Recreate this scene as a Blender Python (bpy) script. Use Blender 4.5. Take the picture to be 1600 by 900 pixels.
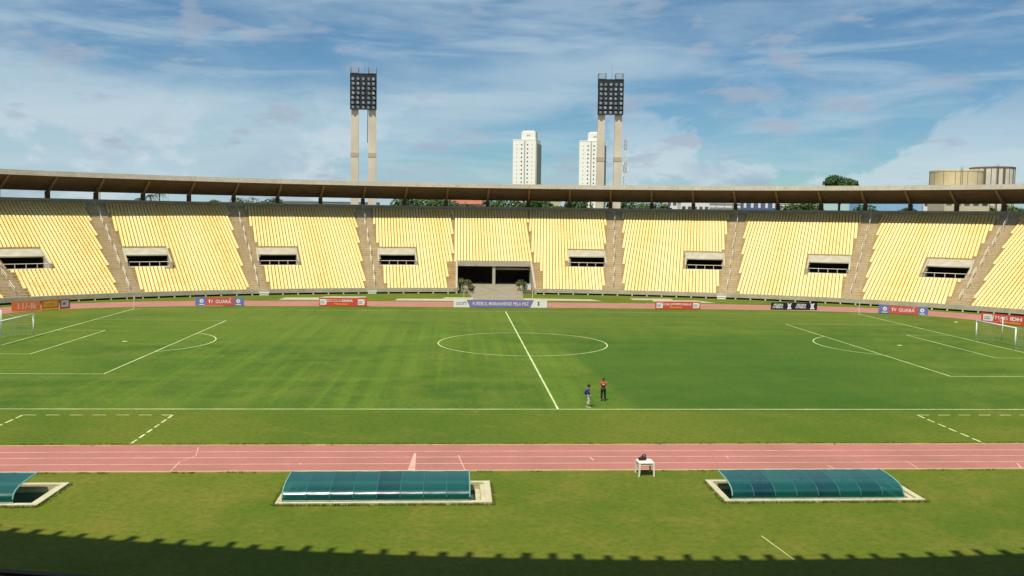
import bpy, bmesh, math, random
import numpy as np
from mathutils import Vector, Matrix, noise as mnoise

for o in list(bpy.data.objects):
    bpy.data.objects.remove(o, do_unlink=True)
scene = bpy.context.scene
col = scene.collection
rnd = random.Random(7)
PI = math.pi
R = math.radians

# ------------------------------------------------------------------ camera
YAW, PITCH, ROLL = 0.0626, -0.0745, 0.0136
cam_d = bpy.data.cameras.new('camera')
cam = bpy.data.objects.new('camera', cam_d)
col.objects.link(cam)
cam.location = (-7.293, -96.548, 13.243)
_F = Vector((math.sin(YAW) * math.cos(PITCH), math.cos(YAW) * math.cos(PITCH), math.sin(PITCH)))
_Rt = Vector((math.cos(YAW), -math.sin(YAW), 0))
_U = _Rt.cross(_F)
_R2 = _Rt * math.cos(ROLL) + _U * math.sin(ROLL)
_U2 = -_Rt * math.sin(ROLL) + _U * math.cos(ROLL)
cam.rotation_euler = Matrix((_R2, _U2, -_F)).transposed().to_euler()
cam_d.sensor_width = 36
cam_d.lens = 1402.67 / 1600 * 36
cam_d.clip_start = 0.2
cam_d.clip_end = 9000
scene.camera = cam
scene.render.resolution_x, scene.render.resolution_y = 1024, 576

# ------------------------------------------------------------------ sky and sun
SUN_AZ, SUN_EL = R(26), R(63)          # light travels towards +y, a little to +x
world = bpy.data.worlds.new('World')
scene.world = world
world.use_nodes = True


def build_sky():
    nt = world.node_tree
    N, L = nt.nodes, nt.links
    N.clear()
    out = N.new('ShaderNodeOutputWorld')
    bg = N.new('ShaderNodeBackground')
    bg.inputs['Strength'].default_value = 0.072
    L.new(bg.outputs[0], out.inputs[0])
    sky = N.new('ShaderNodeTexSky')
    sky.sky_type = 'NISHITA'
    sky.sun_disc = False
    sky.sun_elevation = SUN_EL
    sky.sun_rotation = PI + SUN_AZ
    sky.altitude = 20
    sky.air_density = 1.0
    sky.dust_density = 0.15
    sky.ozone_density = 4.0
    tc = N.new('ShaderNodeTexCoord')

    def mapping(scale, loc=(0, 0, 0), rot=(0, 0, 0)):
        m = N.new('ShaderNodeMapping')
        m.inputs['Scale'].default_value = scale
        m.inputs['Location'].default_value = loc
        m.inputs['Rotation'].default_value = rot
        L.new(tc.outputs['Generated'], m.inputs[0])
        return m

    def noise(m, scale, detail, rough, dist=0.0):
        n = N.new('ShaderNodeTexNoise')
        n.inputs['Scale'].default_value = scale
        n.inputs['Detail'].default_value = detail
        n.inputs['Roughness'].default_value = rough
        n.inputs['Distortion'].default_value = dist
        L.new(m.outputs[0], n.inputs['Vector'])
        return n.outputs['Fac']

    def ramp(fac, p0, p1):
        r = N.new('ShaderNodeMapRange')
        r.interpolation_type = 'SMOOTHSTEP'
        r.inputs['From Min'].default_value = p0
        r.inputs['From Max'].default_value = p1
        L.new(fac, r.inputs['Value'])
        return r.outputs[0]

    def mul(a, b):
        m = N.new('ShaderNodeMath')
        m.operation = 'MULTIPLY'
        for i, v in enumerate((a, b)):
            if isinstance(v, (int, float)):
                m.inputs[i].default_value = v
            else:
                L.new(v, m.inputs[i])
        return m.outputs[0]

    def mix(fac, a, b):
        m = N.new('ShaderNodeMix')
        m.data_type = 'RGBA'
        L.new(fac, m.inputs[0])
        for i, v in ((6, a), (7, b)):
            if isinstance(v, tuple):
                m.inputs[i].default_value = v + (1,)
            else:
                L.new(v, m.inputs[i])
        return m.outputs[2]

    # thin high veil, drawn out sideways
    v1 = noise(mapping((1.0, 1.0, 4.5), (3.1, 0.4, 1.7), (0, R(9), 0)), 1.9, 9, 0.52, 0.4)
    veil = ramp(v1, 0.41, 0.61)
    v2 = noise(mapping((1.0, 1.0, 6.5), (8.3, 2.2, 5.1), (0, R(-5), 0)), 5.5, 9, 0.60, 0.4)
    streak = ramp(v2, 0.43, 0.68)
    # low grey puffs, flat underneath
    v3 = noise(mapping((1.0, 1.0, 3.0), (1.3, 5.2, 0.7)), 13.0, 8, 0.55, 0.15)
    v4 = noise(mapping((1.0, 1.0, 2.0), (4.0, 9.0, 2.0)), 2.4, 3, 0.5)
    puff = mul(ramp(v3, 0.53, 0.64), ramp(v4, 0.34, 0.50))
    # brighter cumulus hugging the horizon
    sep = N.new('ShaderNodeSeparateXYZ')
    L.new(tc.outputs['Generated'], sep.inputs[0])
    low = ramp(sep.outputs['Z'], 0.17, 0.05)
    v5 = noise(mapping((1.0, 1.0, 1.6), (6.4, 1.5, 3.3)), 7.0, 9, 0.6, 0.2)
    cum = mul(ramp(v5, 0.50, 0.58), low)
    v6 = noise(mapping((1.0, 1.0, 1.9), (2.4, 7.5, 9.3)), 9.0, 8, 0.58, 0.2)
    under = mul(ramp(v6, 0.50, 0.62), low)
    c = sky.outputs[0]
    tint = N.new('ShaderNodeMix')
    tint.data_type = 'RGBA'
    tint.blend_type = 'MULTIPLY'
    tint.inputs[0].default_value = 1.0
    tint.inputs[7].default_value = (0.78, 1.08, 1.18, 1)
    L.new(c, tint.inputs[6])
    c = tint.outputs[2]
    c = mix(mul(veil, 0.72), c, (6.6, 8.6, 9.8))
    c = mix(mul(streak, 0.42), c, (7.4, 9.2, 10.2))
    c = mix(mul(cum, 0.60), c, (9.0, 10.2, 11.0))
    c = mix(mul(under, 0.45), c, (5.6, 6.9, 8.6))
    c = mix(mul(puff, 0.62), c, (5.3, 6.2, 7.6))
    L.new(c, bg.inputs['Color'])


build_sky()
sun_d = bpy.data.lights.new('sun', 'SUN')
sun_d.energy = 5.0
sun_d.angle = R(0.53)
sun_d.color = (1.0, 0.93, 0.80)
sun = bpy.data.objects.new('sun', sun_d)
col.objects.link(sun)
sun.location = (-40, -80, 120)
sun.rotation_euler = Vector((math.sin(SUN_AZ) * math.cos(SUN_EL), math.cos(SUN_AZ) * math.cos(SUN_EL),
                             -math.sin(SUN_EL))).to_track_quat('-Z', 'Y').to_euler()
vs = scene.view_settings
vs.view_transform = 'Standard'
vs.look = 'None'
vs.exposure = 0.0
vs.gamma = 1.0
vs.use_curve_mapping = False

# ------------------------------------------------------------------ materials
def pm(name, base, rough=0.85, var=0.18, scale=0.6, bump=0.0, bscale=8.0, spec=0.3, tint=None, metal=0.0,
       fine=6.0, fvar=0.10, objrand=0.0):
    """Plain procedural surface: base colour, slow stains, fine grain, fine relief."""
    m = bpy.data.materials.new(name)
    m.use_nodes = True
    nt = m.node_tree
    N, L = nt.nodes, nt.links
    b = N['Principled BSDF']
    b.inputs['Roughness'].default_value = rough
    b.inputs['Specular IOR Level'].default_value = spec
    b.inputs['Metallic'].default_value = metal
    tc = N.new('ShaderNodeTexCoord')
    n1 = N.new('ShaderNodeTexNoise')
    n1.inputs['Scale'].default_value = scale
    n1.inputs['Detail'].default_value = 6
    n1.inputs['Roughness'].default_value = 0.6
    L.new(tc.outputs['Object'], n1.inputs['Vector'])
    n2 = N.new('ShaderNodeTexNoise')
    n2.inputs['Scale'].default_value = fine
    n2.inputs['Detail'].default_value = 4
    L.new(tc.outputs['Object'], n2.inputs['Vector'])
    mr = N.new('ShaderNodeMapRange')
    mr.inputs['From Min'].default_value = 0.3
    mr.inputs['From Max'].default_value = 0.7
    L.new(n1.outputs['Fac'], mr.inputs['Value'])
    mx = N.new('ShaderNodeMix')
    mx.data_type = 'RGBA'
    t = tint if tint else tuple(c * 0.55 for c in base)
    mx.inputs[6].default_value = tuple(base) + (1,)
    mx.inputs[7].default_value = tuple(t) + (1,)
    mm = N.new('ShaderNodeMath')
    mm.operation = 'MULTIPLY'
    mm.inputs[1].default_value = var * 2
    mm.use_clamp = True
    L.new(mr.outputs[0], mm.inputs[0])
    L.new(mm.outputs[0], mx.inputs[0])
    hs = N.new('ShaderNodeHueSaturation')
    mv = N.new('ShaderNodeMapRange')
    mv.inputs['From Min'].default_value = 0.3
    mv.inputs['From Max'].default_value = 0.7
    mv.inputs['To Min'].default_value = 1 - fvar
    mv.inputs['To Max'].default_value = 1 + fvar
    L.new(n2.outputs['Fac'], mv.inputs['Value'])
    val = mv.outputs[0]
    if objrand:
        oi = N.new('ShaderNodeObjectInfo')
        r2 = N.new('ShaderNodeMapRange')
        r2.inputs['To Min'].default_value = 1 - objrand
        r2.inputs['To Max'].default_value = 1 + objrand
        L.new(oi.outputs['Random'], r2.inputs['Value'])
        m3 = N.new('ShaderNodeMath')
        m3.operation = 'MULTIPLY'
        L.new(val, m3.inputs[0])
        L.new(r2.outputs[0], m3.inputs[1])
        val = m3.outputs[0]
    L.new(val, hs.inputs['Value'])
    L.new(mx.outputs[2], hs.inputs['Color'])
    L.new(hs.outputs[0], b.inputs['Base Color'])
    if bump:
        bp = N.new('ShaderNodeBump')
        bp.inputs['Strength'].default_value = bump
        bp.inputs['Distance'].default_value = 0.03
        n3 = N.new('ShaderNodeTexNoise')
        n3.inputs['Scale'].default_value = bscale
        n3.inputs['Detail'].default_value = 3
        L.new(tc.outputs['Object'], n3.inputs['Vector'])
        L.new(n3.outputs['Fac'], bp.inputs['Height'])
        L.new(bp.outputs[0], b.inputs['Normal'])
    return m


def grass_material(name, dark, light, dry, mow):
    m = bpy.data.materials.new(name)
    m.use_nodes = True
    nt = m.node_tree
    N, L = nt.nodes, nt.links
    b = N['Principled BSDF']
    b.inputs['Roughness'].default_value = 0.9
    b.inputs['Specular IOR Level'].default_value = 0.15
    tc = N.new('ShaderNodeTexCoord')
    P = tc.outputs['Object']

    def noise(scale, detail, rough=0.6, sc=(1, 1, 1), dist=0.0, rot=0):
        mp = N.new('ShaderNodeMapping')
        mp.inputs['Scale'].default_value = sc
        mp.inputs['Rotation'].default_value = (0, 0, rot)
        L.new(P, mp.inputs[0])
        n = N.new('ShaderNodeTexNoise')
        n.inputs['Scale'].default_value = scale
        n.inputs['Detail'].default_value = detail
        n.inputs['Roughness'].default_value = rough
        n.inputs['Distortion'].default_value = dist
        L.new(mp.outputs[0], n.inputs['Vector'])
        return n.outputs['Fac']

    def mrange(v, a, c, lo=0.0, hi=1.0):
        r = N.new('ShaderNodeMapRange')
        r.interpolation_type = 'SMOOTHSTEP'
        r.inputs['From Min'].default_value = a
        r.inputs['From Max'].default_value = c
        r.inputs['To Min'].default_value = lo
        r.inputs['To Max'].default_value = hi
        L.new(v, r.inputs['Value'])
        return r.outputs[0]

    def math2(op, a, c):
        q = N.new('ShaderNodeMath')
        q.operation = op
        for i, v in enumerate((a, c)):
            if isinstance(v, (int, float)):
                q.inputs[i].default_value = v
            else:
                L.new(v, q.inputs[i])
        return q.outputs[0]

    def mix(fac, a, c):
        q = N.new('ShaderNodeMix')
        q.data_type = 'RGBA'
        if isinstance(fac, (int, float)):
            q.inputs[0].default_value = fac
        else:
            L.new(fac, q.inputs[0])
        for i, v in ((6, a), (7, c)):
            if isinstance(v, tuple):
                q.inputs[i].default_value = v + (1,)
            else:
                L.new(v, q.inputs[i])
        return q.outputs[2]

    big = noise(0.05, 6, 0.62, dist=0.6)
    mid = noise(0.30, 8, 0.70, dist=0.4)
    fine = noise(3.0, 4, 0.7)
    blade = noise(16.0, 3, 0.7)
    c = mix(mrange(big, 0.36, 0.64), dark, light)
    c = mix(math2('MULTIPLY', mrange(mid, 0.42, 0.66), 0.62), c, dry)
    if mow:
        sx = N.new('ShaderNodeSeparateXYZ')
        L.new(P, sx.inputs[0])
        X, Y = sx.outputs['X'], sx.outputs['Y']
        wob = math2('MULTIPLY', noise(0.12, 2), 1.2)
        # narrow uneven passes of the mower along the width, strongest left of the halfway line
        s = mrange(noise(1.0, 3, 0.55, (0.85, 0.008, 1.0)), 0.38, 0.64)
        msk = math2('MULTIPLY', mrange(X, -48, -28), mrange(X, 7, 0))
        msk = math2('MULTIPLY', msk, mrange(noise(0.07, 4, 0.5), 0.28, 0.62))
        c = mix(math2('MULTIPLY', math2('MULTIPLY', s, msk), 0.52), c, tuple(v * 1.62 for v in light))
        # uneven passes along the length
        s2 = mrange(noise(1.0, 3, 0.5, (0.010, 0.30, 1.0), rot=R(2)), 0.42, 0.62)
        c = mix(math2('MULTIPLY', s2, 0.24), c, tuple(v * 1.5 for v in light))
        # the freshly cut, deep green quarter right of the halfway line
        e1 = math2('ADD', X, math2('MULTIPLY', Y, 0.06))
        fresh = math2('MULTIPLY', mrange(e1, 3.2, 4.4), mrange(math2('ADD', X, math2('MULTIPLY', Y, -0.25)), 44, 33))
        fresh = math2('MULTIPLY', fresh, mrange(math2('ADD', Y, math2('MULTIPLY', X, -0.35)), 4, -8))
        c = mix(math2('MULTIPLY', fresh, 0.60), c, (0.036, 0.106, 0.009))
        # blend to the paler tone towards the far side
        far = math2('MULTIPLY', mrange(Y, 4, 26), 0.35)
        c = mix(far, c, dry)
        # the mown turf runs out unevenly into the rough apron
        edge = math2('ADD', math2('ABSOLUTE', math2('ADD', Y, -0.8), 0), math2('MULTIPLY', noise(0.5, 6, 0.7), 2.4))
        rough = mix(mrange(big, 0.36, 0.64), AP[0], AP[1])
        rough = mix(math2('MULTIPLY', mrange(mid, 0.45, 0.75), 0.55), rough, AP[2])
        c = mix(mrange(edge, 35.6, 37.6), c, rough)
    c = mix(math2('MULTIPLY', mrange(fine, 0.38, 0.68), 0.42), c, tuple(v * 0.55 for v in dark))
    c = mix(math2('MULTIPLY', mrange(blade, 0.48, 0.70), 0.34), c, tuple(v * 1.7 for v in light))
    L.new(c, b.inputs['Base Color'])
    bp = N.new('ShaderNodeBump')
    bp.inputs['Strength'].default_value = 0.5
    bp.inputs['Distance'].default_value = 0.05
    L.new(blade, bp.inputs['Height'])
    L.new(bp.outputs[0], b.inputs['Normal'])
    return m


def seat_material(name, per_object):
    m = bpy.data.materials.new(name)
    m.use_nodes = True
    nt = m.node_tree
    N, L = nt.nodes, nt.links
    b = N['Principled BSDF']
    b.inputs['Roughness'].default_value = 0.45
    b.inputs['Specular IOR Level'].default_value = 0.4
    if per_object:
        oi = N.new('ShaderNodeObjectInfo')
        t = oi.outputs['Random']
    else:
        at = N.new('ShaderNodeAttribute')
        at.attribute_name = 'tint'
        t = at.outputs['Fac']
    cr = N.new('ShaderNodeValToRGB')
    e = cr.color_ramp.elements
    e[0].position, e[0].color = 0.0, (0.84, 0.57, 0.18, 1)
    e[1].position, e[1].color = 1.0, (0.90, 0.70, 0.31, 1)
    k = cr.color_ramp.elements.new(0.25)
    k.color = (0.88, 0.645, 0.24, 1)
    k = cr.color_ramp.elements.new(0.8)
    k.color = (0.89, 0.67, 0.27, 1)
    L.new(t, cr.inputs[0])
    L.new(cr.outputs[0], b.inputs['Base Color'])
    return m


def glass_roof_material():
    m = bpy.data.materials.new('teal_polycarbonate')
    m.use_nodes = True
    nt = m.node_tree
    N, L = nt.nodes, nt.links
    b = N['Principled BSDF']
    out = N['Material Output']
    b.inputs['Roughness'].default_value = 0.24
    b.inputs['Specular IOR Level'].default_value = 0.9
    tc = N.new('ShaderNodeTexCoord')
    n = N.new('ShaderNodeTexNoise')
    n.inputs['Scale'].default_value = 0.9
    n.inputs['Detail'].default_value = 5
    L.new(tc.outputs['Object'], n.inputs['Vector'])
    oi = N.new('ShaderNodeObjectInfo')
    ad = N.new('ShaderNodeMath')
    ad.operation = 'ADD'
    L.new(n.outputs['Fac'], ad.inputs[0])
    L.new(oi.outputs['Random'], ad.inputs[1])
    cr = N.new('ShaderNodeValToRGB')
    cr.color_ramp.elements[0].position = 0.3
    cr.color_ramp.elements[0].color = (0.001, 0.034, 0.050, 1)
    cr.color_ramp.elements[1].position = 1.4
    cr.color_ramp.elements[1].color = (0.002, 0.078, 0.070, 1)
    L.new(ad.outputs[0], cr.inputs[0])
    L.new(cr.outputs[0], b.inputs['Base Color'])
    tr = N.new('ShaderNodeBsdfTransparent')
    tr.inputs[0].default_value = (0.10, 0.55, 0.50, 1)
    ms = N.new('ShaderNodeMixShader')
    ms.inputs[0].default_value = 0.12
    L.new(b.outputs[0], ms.inputs[1])
    L.new(tr.outputs[0], ms.inputs[2])
    L.new(ms.outputs[0], out.inputs['Surface'])
    bp = N.new('ShaderNodeBump')
    bp.inputs['Strength'].default_value = 0.25
    bp.inputs['Distance'].default_value = 0.03
    L.new(n.outputs['Fac'], bp.inputs['Height'])
    L.new(bp.outputs[0], b.inputs['Normal'])
    return m


AP = ((0.080, 0.134, 0.010), (0.130, 0.160, 0.014), (0.188, 0.176, 0.028))
M = dict(
    pitch=grass_material('pitch_grass', (0.046, 0.108, 0.009), (0.094, 0.152, 0.014), (0.142, 0.174, 0.024), True),
    apron=grass_material('apron_grass', *AP, False),
    outer=grass_material('outer_grass', (0.07, 0.10, 0.02), (0.12, 0.13, 0.04), (0.2, 0.17, 0.08), False),
    line=pm('line_paint', (0.62, 0.68, 0.36), 0.9, 0.35, 0.7, tint=(0.30, 0.38, 0.12), fine=5, fvar=0.2),
    track=pm('track_surface', (0.45, 0.175, 0.155), 0.9, 0.45, 0.22, bump=0.2, bscale=30, tint=(0.33, 0.145, 0.105), fvar=0.08),
    lane=pm('lane_paint', (0.70, 0.46, 0.38), 0.9, 0.40, 0.9, tint=(0.48, 0.24, 0.18)),
    kerb=pm('track_kerb', (0.62, 0.46, 0.24), 0.9, 0.3, 0.9),
    conc=pm('terrace_concrete', (0.52, 0.385, 0.20), 0.92, 0.35, 0.5, tint=(0.32, 0.225, 0.10), fine=5, fvar=0.16, bump=0.2),
    stair=pm('stair_concrete', (0.55, 0.455, 0.30), 0.92, 0.35, 0.45, tint=(0.34, 0.27, 0.155), fine=4, fvar=0.16, bump=0.2),
    grey=pm('grey_concrete', (0.50, 0.46, 0.345), 0.9, 0.35, 0.7, tint=(0.31, 0.28, 0.19), fine=5, fvar=0.12, bump=0.15),
    fascia=pm('fascia_concrete', (0.60, 0.56, 0.47), 0.9, 0.35, 0.35, tint=(0.42, 0.39, 0.32), fine=2.5, fvar=0.1),
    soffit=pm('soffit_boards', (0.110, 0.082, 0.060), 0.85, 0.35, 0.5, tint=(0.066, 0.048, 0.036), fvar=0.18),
    rafter=pm('rafter_concrete', (0.19, 0.145, 0.10), 0.9, 0.2, 0.7),
    dark=pm('recess_wall_shade', (0.09, 0.075, 0.055), 0.95, 0.2, 0.5),  # shade of the recess and near wall put into a dark colour
    void=pm('passage_shade', (0.10, 0.085, 0.065), 0.95, 0.25, 0.5),  # shade inside the openings put into a dark colour
    rail=pm('cream_rail', (0.82, 0.76, 0.62), 0.6, 0.2, 1.5),
    white=pm('white_paint', (0.80, 0.80, 0.76), 0.5, 0.12, 1.2),
    plastic=pm('white_plastic', (0.82, 0.80, 0.72), 0.4, 0.08, 2.0),
    seat=seat_material('seat_plastic', False),
    seat_one=seat_material('seat_plastic_single', True),
    teal=glass_roof_material(),
    rib=pm('dugout_rib', (0.20, 0.40, 0.36), 0.5, 0.2, 2.0),
    rib_dark=pm('dugout_rib_dark', (0.035, 0.15, 0.14), 0.5, 0.2, 2.0),
    curb=pm('curb_paint', (0.62, 0.58, 0.40), 0.9, 0.4, 0.8, tint=(0.36, 0.34, 0.19)),
    pit=pm('pit_wall', (0.20, 0.22, 0.16), 0.95, 0.3, 0.9),
    paving=pm('ramp_paving', (0.34, 0.29, 0.205), 0.95, 0.4, 0.6, tint=(0.20, 0.17, 0.11), bump=0.2),
    strip=pm('jump_runway', (0.50, 0.47, 0.31), 0.95, 0.3, 0.6),
    tower=pm('tower_concrete', (0.72, 0.63, 0.49), 0.9, 0.35, 0.25, tint=(0.55, 0.46, 0.34), fvar=0.08),
    band=pm('tower_band', (0.56, 0.43, 0.31), 0.9, 0.2, 0.4),
    steel=pm('dark_steel', (0.028, 0.032, 0.045), 0.6, 0.2, 0.6),
    galv=pm('galvanised', (0.26, 0.30, 0.33), 0.5, 0.2, 1.0, metal=0.4),
    lamp=pm('lamp_glass', (0.60, 0.66, 0.72), 0.25, 0.1, 3.0, spec=0.7, objrand=0.25),
    apt=pm('apartment_plaster', (0.93, 0.91, 0.84), 0.85, 0.10, 0.06, tint=(0.78, 0.74, 0.64), fine=0.5, fvar=0.05),
    apt_shade_trim=pm('apartment_shade_trim', (0.46, 0.42, 0.36), 0.85, 0.2, 0.08),  # side-face shade put into the colour; also serves vents, slot and small windows
    pane=pm('window_pane', (0.10, 0.10, 0.10), 0.25, 0.2, 0.5, spec=0.5, objrand=0.5),
    tank_y=pm('yellow_tank', (0.78, 0.66, 0.41), 0.85, 0.45, 0.22, tint=(0.54, 0.44, 0.25), fvar=0.08),
    tank_w=pm('white_tank', (0.74, 0.70, 0.58), 0.85, 0.2, 0.4),
    rust=pm('tank_stain', (0.20, 0.14, 0.10), 0.9, 0.3, 0.8),
    bark=pm('bark', (0.10, 0.075, 0.05), 0.95, 0.3, 2.0),
    red=pm('banner_red', (0.68, 0.085, 0.050), 0.6, 0.12, 1.0),
    redpink=pm('banner_rose', (0.62, 0.11, 0.09), 0.6, 0.12, 1.0),
    blue=pm('banner_blue', (0.17, 0.19, 0.48), 0.6, 0.12, 1.0),
    violet=pm('banner_violet', (0.23, 0.20, 0.46), 0.6, 0.14, 1.0),
    black=pm('banner_navy', (0.016, 0.019, 0.040), 0.5, 0.2, 1.0),
    yellow=pm('banner_yellow', (0.75, 0.40, 0.03), 0.6, 0.2, 1.2),
    orange=pm('banner_orange', (0.62, 0.17, 0.045), 0.6, 0.2, 1.2),
    ink=pm('banner_ink', (0.06, 0.08, 0.09), 0.6, 0.2, 1.2),
    bwhite=pm('banner_white', (0.84, 0.83, 0.78), 0.55, 0.08, 1.0),
    gold=pm('banner_gold', (0.85, 0.50, 0.10), 0.6, 0.1, 1.0),
    net=pm('net_cord', (0.42, 0.48, 0.38), 0.8, 0.1, 2.0),
    skin=pm('skin', (0.30, 0.15, 0.085), 0.55, 0.08, 4.0),
    hair=pm('hair', (0.012, 0.010, 0.009), 0.6, 0.1, 8.0),
    bluecloth=pm('blue_cloth', (0.035, 0.075, 0.26), 0.85, 0.25, 5.0),
    greycloth=pm('grey_cloth', (0.40, 0.46, 0.50), 0.85, 0.2, 6.0),
    paletrouser=pm('pale_cloth', (0.62, 0.63, 0.58), 0.85, 0.2, 5.0),
    redcloth=pm('red_cloth', (0.62, 0.085, 0.040), 0.85, 0.2, 5.0),
    blackcloth=pm('black_cloth', (0.013, 0.020, 0.022), 0.85, 0.2, 5.0),
    shoe=pm('shoe', (0.55, 0.50, 0.30), 0.7, 0.2, 8.0),
    bag=pm('dark_bag', (0.045, 0.022, 0.018), 0.7, 0.3, 6.0),
    terracotta=pm('terracotta_tiles', (0.46, 0.16, 0.09), 0.9, 0.3, 0.8),
    pink=pm('pink_plaster', (0.70, 0.42, 0.38), 0.85, 0.15, 0.4),
    paleblue=pm('pale_blue_sheet', (0.30, 0.52, 0.78), 0.6, 0.2, 0.3),
    deepblue=pm('deep_blue_wall', (0.10, 0.15, 0.30), 0.7, 0.2, 0.4),
    greywall=pm('grey_wall', (0.30, 0.32, 0.29), 0.9, 0.25, 0.3),
    plaster=pm('white_plaster', (0.80, 0.79, 0.75), 0.85, 0.1, 0.4),
    beige=pm('beige_plaster', (0.62, 0.52, 0.38), 0.85, 0.15, 0.4),
    pot=pm('plant_pot', (0.55, 0.50, 0.36), 0.9, 0.2, 3.0),
    mastred=pm('mast_red', (0.52, 0.42, 0.40), 0.7, 0.2, 1.0),
)


def leaf_material(name, c0, c1):
    m = bpy.data.materials.new(name)
    m.use_nodes = True
    nt = m.node_tree
    N, L = nt.nodes, nt.links
    b = N['Principled BSDF']
    b.inputs['Roughness'].default_value = 0.7
    b.inputs['Specular IOR Level'].default_value = 0.25
    at = N.new('ShaderNodeAttribute')
    at.attribute_name = 'tint'
    cr = N.new('ShaderNodeValToRGB')
    cr.color_ramp.elements[0].color = tuple(c0) + (1,)
    cr.color_ramp.elements[1].color = tuple(c1) + (1,)
    L.new(at.outputs['Fac'], cr.inputs[0])
    L.new(cr.outputs[0], b.inputs['Base Color'])
    return m


M['leaf'] = leaf_material('leaf_mango', (0.022, 0.055, 0.016), (0.065, 0.125, 0.030))
M['leaf2'] = leaf_material('leaf_light', (0.040, 0.085, 0.020), (0.10, 0.16, 0.045))
M['leaf3'] = leaf_material('leaf_shrub', (0.05, 0.09, 0.02), (0.17, 0.18, 0.05))
M['frond'] = leaf_material('palm_frond', (0.025, 0.050, 0.022), (0.06, 0.10, 0.035))

# ------------------------------------------------------------------ mesh helpers
class MB:
    def __init__(self):
        self.v, self.f, self.mi = [], [], []

    def add(self, vs_, fs, mi=0):
        n = len(self.v)
        self.v += [tuple(p) for p in vs_]
        self.f += [tuple(i + n for i in f) for f in fs]
        self.mi += [mi] * len(fs)
        return self

    def hexa(self, p, mi=0):
        """eight corners: bottom 0-3 ccw, top 4-7"""
        return self.add(p, [(3, 2, 1, 0), (4, 5, 6, 7), (0, 1, 5, 4), (1, 2, 6, 5), (2, 3, 7, 6), (3, 0, 4, 7)], mi)

    def box(self, x0, x1, y0, y1, z0, z1, mi=0):
        return self.hexa([(x0, y0, z0), (x1, y0, z0), (x1, y1, z0), (x0, y1, z0),
                          (x0, y0, z1), (x1, y0, z1), (x1, y1, z1), (x0, y1, z1)], mi)

    def tube(self, pts, r, n=6, mi=0, cap=True):
        pts = [Vector(p) for p in pts]
        rs = r if isinstance(r, (list, tuple)) else [r] * len(pts)
        rings = []
        for i, p in enumerate(pts):
            d = (pts[min(i + 1, len(pts) - 1)] - pts[max(i - 1, 0)]).normalized()
            a = d.cross(Vector((0, 0, 1)))
            if a.length < 1e-3:
                a = d.cross(Vector((0, 1, 0)))
            a.normalize()
            b_ = d.cross(a)
            rings.append([p + (a * math.cos(2 * PI * k / n) + b_ * math.sin(2 * PI * k / n)) * rs[i] for k in range(n)])
        vs_ = [q for rg in rings for q in rg]
        fs = []
        for i in range(len(pts) - 1):
            for k in range(n):
                k2 = (k + 1) % n
                fs.append((i * n + k, i * n + k2, (i + 1) * n + k2, (i + 1) * n + k))
        if cap:
            fs.append(tuple(range(n - 1, -1, -1)))
            fs.append(tuple((len(pts) - 1) * n + k for k in range(n)))
        return self.add(vs_, fs, mi)

    def lathe(self, prof, n=24, c=(0, 0), mi=0, closed=True):
        vs_ = [(c[0] + r * math.cos(2 * PI * k / n), c[1] + r * math.sin(2 * PI * k / n), z) for r, z in prof for k in range(n)]
        fs = []
        for i in range(len(prof) - 1):
            for k in range(n):
                k2 = (k + 1) % n
                fs.append((i * n + k, i * n + k2, (i + 1) * n + k2, (i + 1) * n + k))
        if closed:
            fs.append(tuple((len(prof) - 1) * n + k for k in range(n)))
        return self.add(vs_, fs, mi)

    def mesh(self, name, mats, smooth=False):
        me = bpy.data.meshes.new(name)
        me.from_pydata(self.v, [], self.f)
        for m in (mats if isinstance(mats, (list, tuple)) else [mats]):
            me.materials.append(m)
        if isinstance(mats, (list, tuple)) and len(mats) > 1:
            me.polygons.foreach_set('material_index', self.mi)
        if smooth:
            me.polygons.foreach_set('use_smooth', [True] * len(me.polygons))
        me.update()
        return me


def link(name, me, parent=None, loc=None, rz=0.0):
    o = bpy.data.objects.new(name, me)
    col.objects.link(o)
    if parent:
        o.parent = parent
    if loc is not None:
        o.location = loc
    if rz:
        o.rotation_euler = (0, 0, rz)
    return o


def obj(name, mb, mat, parent=None, loc=None, rz=0.0, smooth=False):
    return link(name, mb.mesh(name, mat, smooth), parent, loc, rz)


def thing(name, label, cat, loc=(0, 0, 0), rz=0.0, group=None):
    o = bpy.data.objects.new(name, None)
    o.empty_display_size = 0.3
    col.objects.link(o)
    o.location = loc
    o.rotation_euler = (0, 0, rz)
    return tag(o, label, cat, group)


def tag(o, label=None, cat=None, group=None, kind=None):
    if label:
        o['label'] = label
    if cat:
        o['category'] = cat
    if group:
        o['group'] = group
    if kind:
        o['kind'] = kind
    return o


def struct(name, mb, mat, parent=None):
    o = obj(name, mb, mat, parent)
    if parent is None:
        o['kind'] = 'structure'
    return o


def copy_tree(o, parent=None):
    c = o.copy()
    col.objects.link(c)
    c.parent = parent
    for ch in list(o.children):
        copy_tree(ch, c)
    return c


# ------------------------------------------------------------------ plan of the bowl
EA, EB = 89.5, 66.0                     # ellipse at the foot of the stand


def ell(t, d):
    return Vector(((EA + d) * math.sin(t), (EB + d) * math.cos(t), 0))


def nrm(t, d):
    p = ell(t, d)
    n = Vector((p.x / (EA + d) ** 2, p.y / (EB + d) ** 2, 0))
    return n.normalized()


def on_ell(p, n, d):
    """distance along direction n from p to the far crossing of ellipse d"""
    A, B = EA + d, EB + d
    qa = (n.x / A) ** 2 + (n.y / B) ** 2
    qb = 2 * (p.x * n.x / A ** 2 + p.y * n.y / B ** 2)
    qc = (p.x / A) ** 2 + (p.y / B) ** 2 - 1
    return (-qb + math.sqrt(max(qb * qb - 4 * qa * qc, 0))) / (2 * qa)


def t_of_x(x, d):
    return math.asin(max(-1, min(1, x / (EA + d))))


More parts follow.
